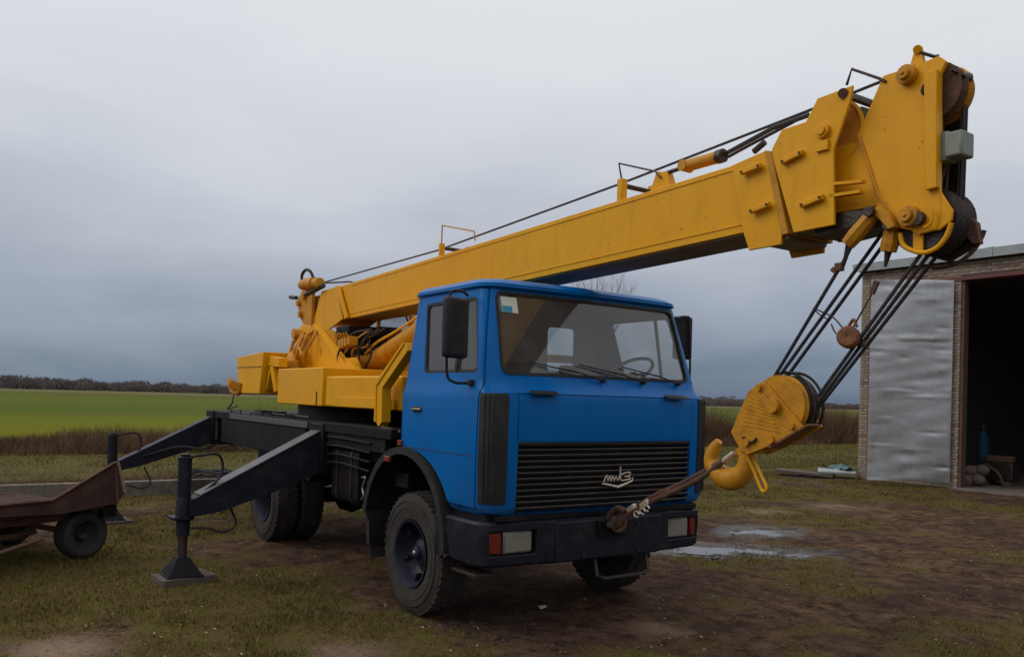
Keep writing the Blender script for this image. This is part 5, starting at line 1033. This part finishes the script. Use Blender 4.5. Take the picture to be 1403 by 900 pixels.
lb = MB().box(P(1314, 200, 1, -.07), (.10, .14, .14)).build('lamp_box', GRY, cr_, bevel=.012); q = P(1300, 199, 1, -.10)
MB().bb(q+Vector((-.06, -.03, -.09)), q+Vector((.01, .08, .075))).build('lamp_bracket', GRY, cr_, bevel=.01)
MB().tube([P(1160, 117, 1, -.2), P(1167, 95, 1, -.2), P(1205, 108, 1, -.15), P(1213, 112, 1, -.15)], .009, 6).build('guide_loop', STL, cr_)
MB().cyl(P(1170, 134, 1, -.1), P(1195, 143, 1, -.1), .024, 10).build('roller_bar', STL, cr_)
MB().box(P(1184, 160, 1, -.04), (.07, .08, .10), Matrix.Rotation(.5, 3, 'Y')).build('rope_clamp', GRY, cr_, bevel=.01)
# hoist rope running over the boom to the head
MB().tube([P(440, 388, 1, 0), P(600, 343, 1, 0), P(850, 252, 1, 0), P(1105, 153, 1, 0), P(1205, 113, 1, 0), (up_c.x, 0, up_c.z+.17)], .010, 6).build('hoist_rope', ROP, cr_)
MB().tube([P(990, 213, 1, -.08), P(1060, 175, 1, -.08), P(1108, 158, 1, -.08)], .016, 6).tube([P(998, 215, 1, -.02), P(1016, 205, 1, -.02), P(1108, 156, 1, -.02)], .012, 6).tube([P(1033, 208, 1, -.1), P(1048, 195, 1, -.1)], .022, 8).build('extension_rope', ROP, cr_)
MB().tube([P(440, 388, 1, -.02), P(480, 386, 1, -.05), P(500, 392, 1, -.05)], .012, 6).build('cable', STL, cr_)
# wedge sockets under the head
def socket(a, b_, y, nm='rope_socket'):
    p, q = P(*a, 1, y), P(*b_, 1, y); d = (q-p)
    o = MB().cyl(p, p+d*.25, .036, 8, .048).cyl(p+d*.25, p+d*.7, .048, 8, .052).cyl(p+d*.7, q, .052, 8, .046).build(nm, YEL2, cr_, smooth=40)
    MB().cyl(p+Vector((0, -.07, 0)), p+Vector((0, .07, 0)), .03, 12).build('socket_pin', STL, o); return q, d.normalized()
q1, d1 = socket((1198, 292), (1162, 334), -.17); q2, d2 = socket((1224, 310), (1217, 345), -.10)
MB().prism([P(x, y, 1, -.20) for x, y in ((1190, 290), (1202, 282), (1214, 288), (1226, 310), (1216, 314), (1204, 300))], (0, .06, 0)).build('socket_lug', YEL2, cr_, bevel=.004)
MB().cyl(q2, q2+d2*.09, .022, 8, .008).build('rope_tail', STL, cr_)
# ---------------- hoist ropes down to the hook block
bc = P(1066, 553, 1, -.13); BRr = .195
def rp(a, ya, b_, yb, r=.0115): MB().tube([P(*a, 1, ya), P(*b_, 1, yb)], r, 8).build('hoist_rope', ROP, cr_)
MB().tube([q1, P(1159, 352, 1, -.17), P(1153, 368, 1, -.16)], .014, 6).tube([q1+Vector((.03, 0, 0)), P(1159, 352, 1, -.17)], .012, 6).build('rope_eye', ROP, cr_)
MB().box(P(1150, 366, 1, -.17), (.05, .04, .05)).box(P(1144, 371, 1, -.17), (.05, .03, .03), Matrix.Rotation(.6, 3, 'Y')).build('rope_clamp', RST, cr_, bevel=.006)
rp((1157, 356), -.17, (1061, 516), -.10); rp((1210, 318), -.05, (1066, 518), -.05); rp((1218, 325), 0, (1076, 519), .0)
rp((1264, 345), -.085, (1121, 543), -.06); rp((1273, 348), -.03, (1122, 550), -.02); rp((1284, 350), .025, (1123, 556), .02)
# hook block
hb = thing('hook_block', 'yellow hook block with dark sheaves hanging on the boom head ropes', 'hook block', P(1062, 556, 1, 0))
pl = [(1042, 523), (1049, 525), (1099, 584), (1095, 588), (1051, 612), (1023, 623), (1012, 612), (1001, 592), (1025, 536)]
for y, t_ in ((-.15, .022), (.05, .022)):
    o = MB().prism([P(*p, 1, -.15).xz.to_3d().xzy*1 if False else Vector((P(*p, 1, -.15).x, y, P(*p, 1, -.15).z)) for p in pl], (0, t_, 0)).build('cheek_plate', YEL2, hb, bevel=.004)
    if y < 0:
        for c, r_ in (((1041, 531), .022), ((1086, 583), .022), ((1057, 602), .03), ((1024, 606), .026)):
            q = P(*c, 1, y); MB().cyl(q, q+Vector((0, -.025, 0)), r_, 14).build('bolt', YEL2, o)
        q = P(1062, 556, 1, y); MB().cyl(q, q+Vector((0, -.045, 0)), .05, 22).box(q+Vector((-.045, -.02, .02)), (.05, .03, .12), Matrix.Rotation(R(-48), 3, 'Y')).build('axle_boss', YEL2, o, bevel=.004)
        MB().tube([P(x, y_, 1, y-.012) for x, y_ in ((1018, 598), (1022, 606), (1032, 605), (1036, 600))], .009, 6, True).build('swivel_mark', STL, o)
        # dark hazard hatching on the plate (raised painted bars)
        for i in range(9):
            a, b_ = P(1030-1.6*i, 538+5.5*i, 1, y-.0012), P(1048+2.5*i, 549+5.4*i, 1, y-.0012)
            MB().prism([a, a+Vector((0, 0, .006)), b_+Vector((0, 0, .006)), b_], (0, -.003, 0)).build('hatch_bar', YEL2, o)
bx = P(1062, 556, 1, -.15)
for k in range(3):
    y = -.095+.055*k
    MB().lathe((bx.x, y, bx.z), (0, 1, 0), [(-.026, .03), (-.026, .205), (-.010, .185), (.010, .185), (.026, .205), (.026, .03)], 44, closed=True).build('sheave', (YEL2, STL, STL)[k], hb)
MB().cyl((bx.x, -.15, bx.z), (bx.x, .07, bx.z), .035, 16).build('axle', STL, hb)
MB().tube([(bx.x+.225*math.cos(R(a)), -.045, bx.z+.225*math.sin(R(a))) for a in range(110, -40, -10)], .010, 6).tube([(bx.x+.225*math.cos(R(a)), .05, bx.z+.225*math.sin(R(a))) for a in range(110, -40, -10)], .010, 6).build('rope_guard', STL, hb)
MB().prism([Vector((P(*p, 1, -.15).x, -.15, P(*p, 1, -.15).z)) for p in ((1051, 612), (1099, 584), (1106, 580), (1107, 583), (1053, 615))], (0, .12, 0)).build('base_plate', RSB, hb, bevel=.004)
MB().bb(P(1014, 604, 1, -.12), P(1030, 622, 1, -.12)+Vector((0, .22, 0))).build('cross_head', YEL2, hb, bevel=.01)
# hook: tapered round bar, its thickest part at the bottom of the bowl
hp = [(1016, 614), (1022, 628), (1021, 642), (1014, 652), (1002, 656), (990, 652), (980, 642), (975, 630), (978, 616), (985, 604)]
hr = [.046, .055, .066, .077, .083, .078, .066, .057, .050, .028]
pts = catmull([P(*p, 1, -.0) for p in hp], 5); rr_ = [float(np.interp(i/5, range(10), hr)) for i in range(len(pts))]
hob = MB(); hob.tube(pts, rr_, 16); hob.build('hook', YEL2, hb, smooth=60)
MB().tube([P(x, y, 1, -.04) for x, y in ((1030, 622), (1045, 655), (1050, 667), (1047, 673), (1042, 668), (1033, 645), (1024, 626))], .011, 8, True).build('safety_latch', YEL, hb)
# ---------------- wire sling from the hook to the bumper
sg = thing('wire_sling', 'rusty wire sling tying the yellow hook down to the bumper', 'sling', P(840, 715, 1, 0))
SP = [P(1006, 620, 1, -.06), P(990, 632, 1, -.05), P(965, 651, 1, -.03), P(930, 669, 1, 0), P(900, 682, 1, 0), P(870, 699, 1, 0), P(848, 712, 1, 0), Vector((1.35, .02, .91))]
MB().tube(SP[:3], .014, 8).build('bright_wire', BDG, sg)
off = [Vector((0, .02, .015)), Vector((0, -.02, -.012)), Vector((0, 0, .028))]
for k, o_ in enumerate(off):
    MB().tube([p+o_*(1 if 0 < i < 7 else .2) for i, p in enumerate(SP[1:])], .021, 8, True, 4).build('rope_strand', (RSB if k == 0 else RST), sg)
for px, py, m_ in ((1000, 626, CHR), (884, 690, CHR), (866, 696, CHR), (914, 676, CHR)):
    q = P(px, py, 1, -.03); MB().box(q, (.10, .045, .045), Matrix.Rotation(R(-32), 3, 'Y')).build('rope_clip', BDG if px < 900 or px > 990 else RST, sg, bevel=.008)
for px, py in ((880, 700), (886, 696), (872, 704)):
    q = P(px, py, 1, -.05); MB().tube([q+Vector((.028*math.cos(a), 0, .022*math.sin(a))) for a in [i*math.pi/6 for i in range(11)]], .008, 6).build('u_bolt', BDG, sg)
MB().tube([P(x, y, 1, -.02) for x, y in ((858, 700), (846, 696), (836, 704), (832, 716), (844, 722), (856, 710))], .024, 8, True).build('thimble', RST, sg)
MB().cyl(P(836, 718, 1, -.12), P(832, 714, 1, .12), .03, 12).build('shackle_pin', STL, sg)
# ---------------- limit switch weight hanging between the ropes
lw = thing('limit_weight', 'rusty round limit switch weight dangling between the hoist ropes', 'weight', P(1163, 462, 1, -.1))
q = P(1163, 462, 1, -.1); MB().lathe(q, (.35, -1, .1), [(-.04, 0), (-.04, .055), (-.025, .068), (.025, .068), (.04, .055), (.04, .018), (.03, 0)], 28).build('weight_body', RSB, lw)
MB().tube([q+Vector((.0, -.01, .06)), q+Vector((.035, -.01, .105)), q+Vector((.06, -.01, .06))], .010, 6, True).build('eye', RSB, lw)
MB().tube([P(1168, 450, 1, -.1), P(1182, 425, 1, -.1), P(1196, 400, 1, -.1)], .006, 6).box(P(1198, 394, 1, -.1), (.03, .02, .08), Matrix.Rotation(R(25), 3, 'Y')).build('chain', RST, lw)
MB().tube([P(1157, 452, 1, -.1), P(1143, 436, 1, -.1), P(1130, 429, 1, -.1), P(1114, 422, 1, -.12)], .005, 6, True).tube([P(1152, 461, 1, -.1), P(1144, 455, 1, -.1), P(1139, 444, 1, -.1)], .005, 6, True).tube([P(1114, 422, 1, -.12), P(1122, 430, 1, -.1), P(1133, 437, 1, -.08)], .004, 6, True).build('wire', STL, lw)
MB().box(P(1180, 470, 1, -.05), (.035, .03, .05)).tube([P(1172, 466, 1, -.08), P(1180, 470, 1, -.05), P(1190, 478, 1, -.02)], .006, 6).build('wire_clip', STL, lw)
# loose hose coil lying behind the near jack
hc = MB(); cc = Vector((-4.6, -2.05, .05)) 
cc = P(283, 657, 2, .28); pts = []
for i in range(60):
    a = i*.62; pts.append(cc+Vector((.16*math.cos(a)+.02*i*.2*math.sin(i), .45*math.cos(a*.83+1)+.0*i, .06+.10*abs(math.sin(a*.5)))))
tag(hc.tube(pts, .017, 6, True, 3).build('hose_coil', PLS, None), 'tangled black hose heaped on the kerb behind the near jack', 'hose')
# tidy away the helper solids
for o in list(TMP):
    try: bpy.data.objects.remove(o)
    except ReferenceError: pass
for me in list(bpy.data.meshes):
    if me.users == 0: bpy.data.meshes.remove(me)
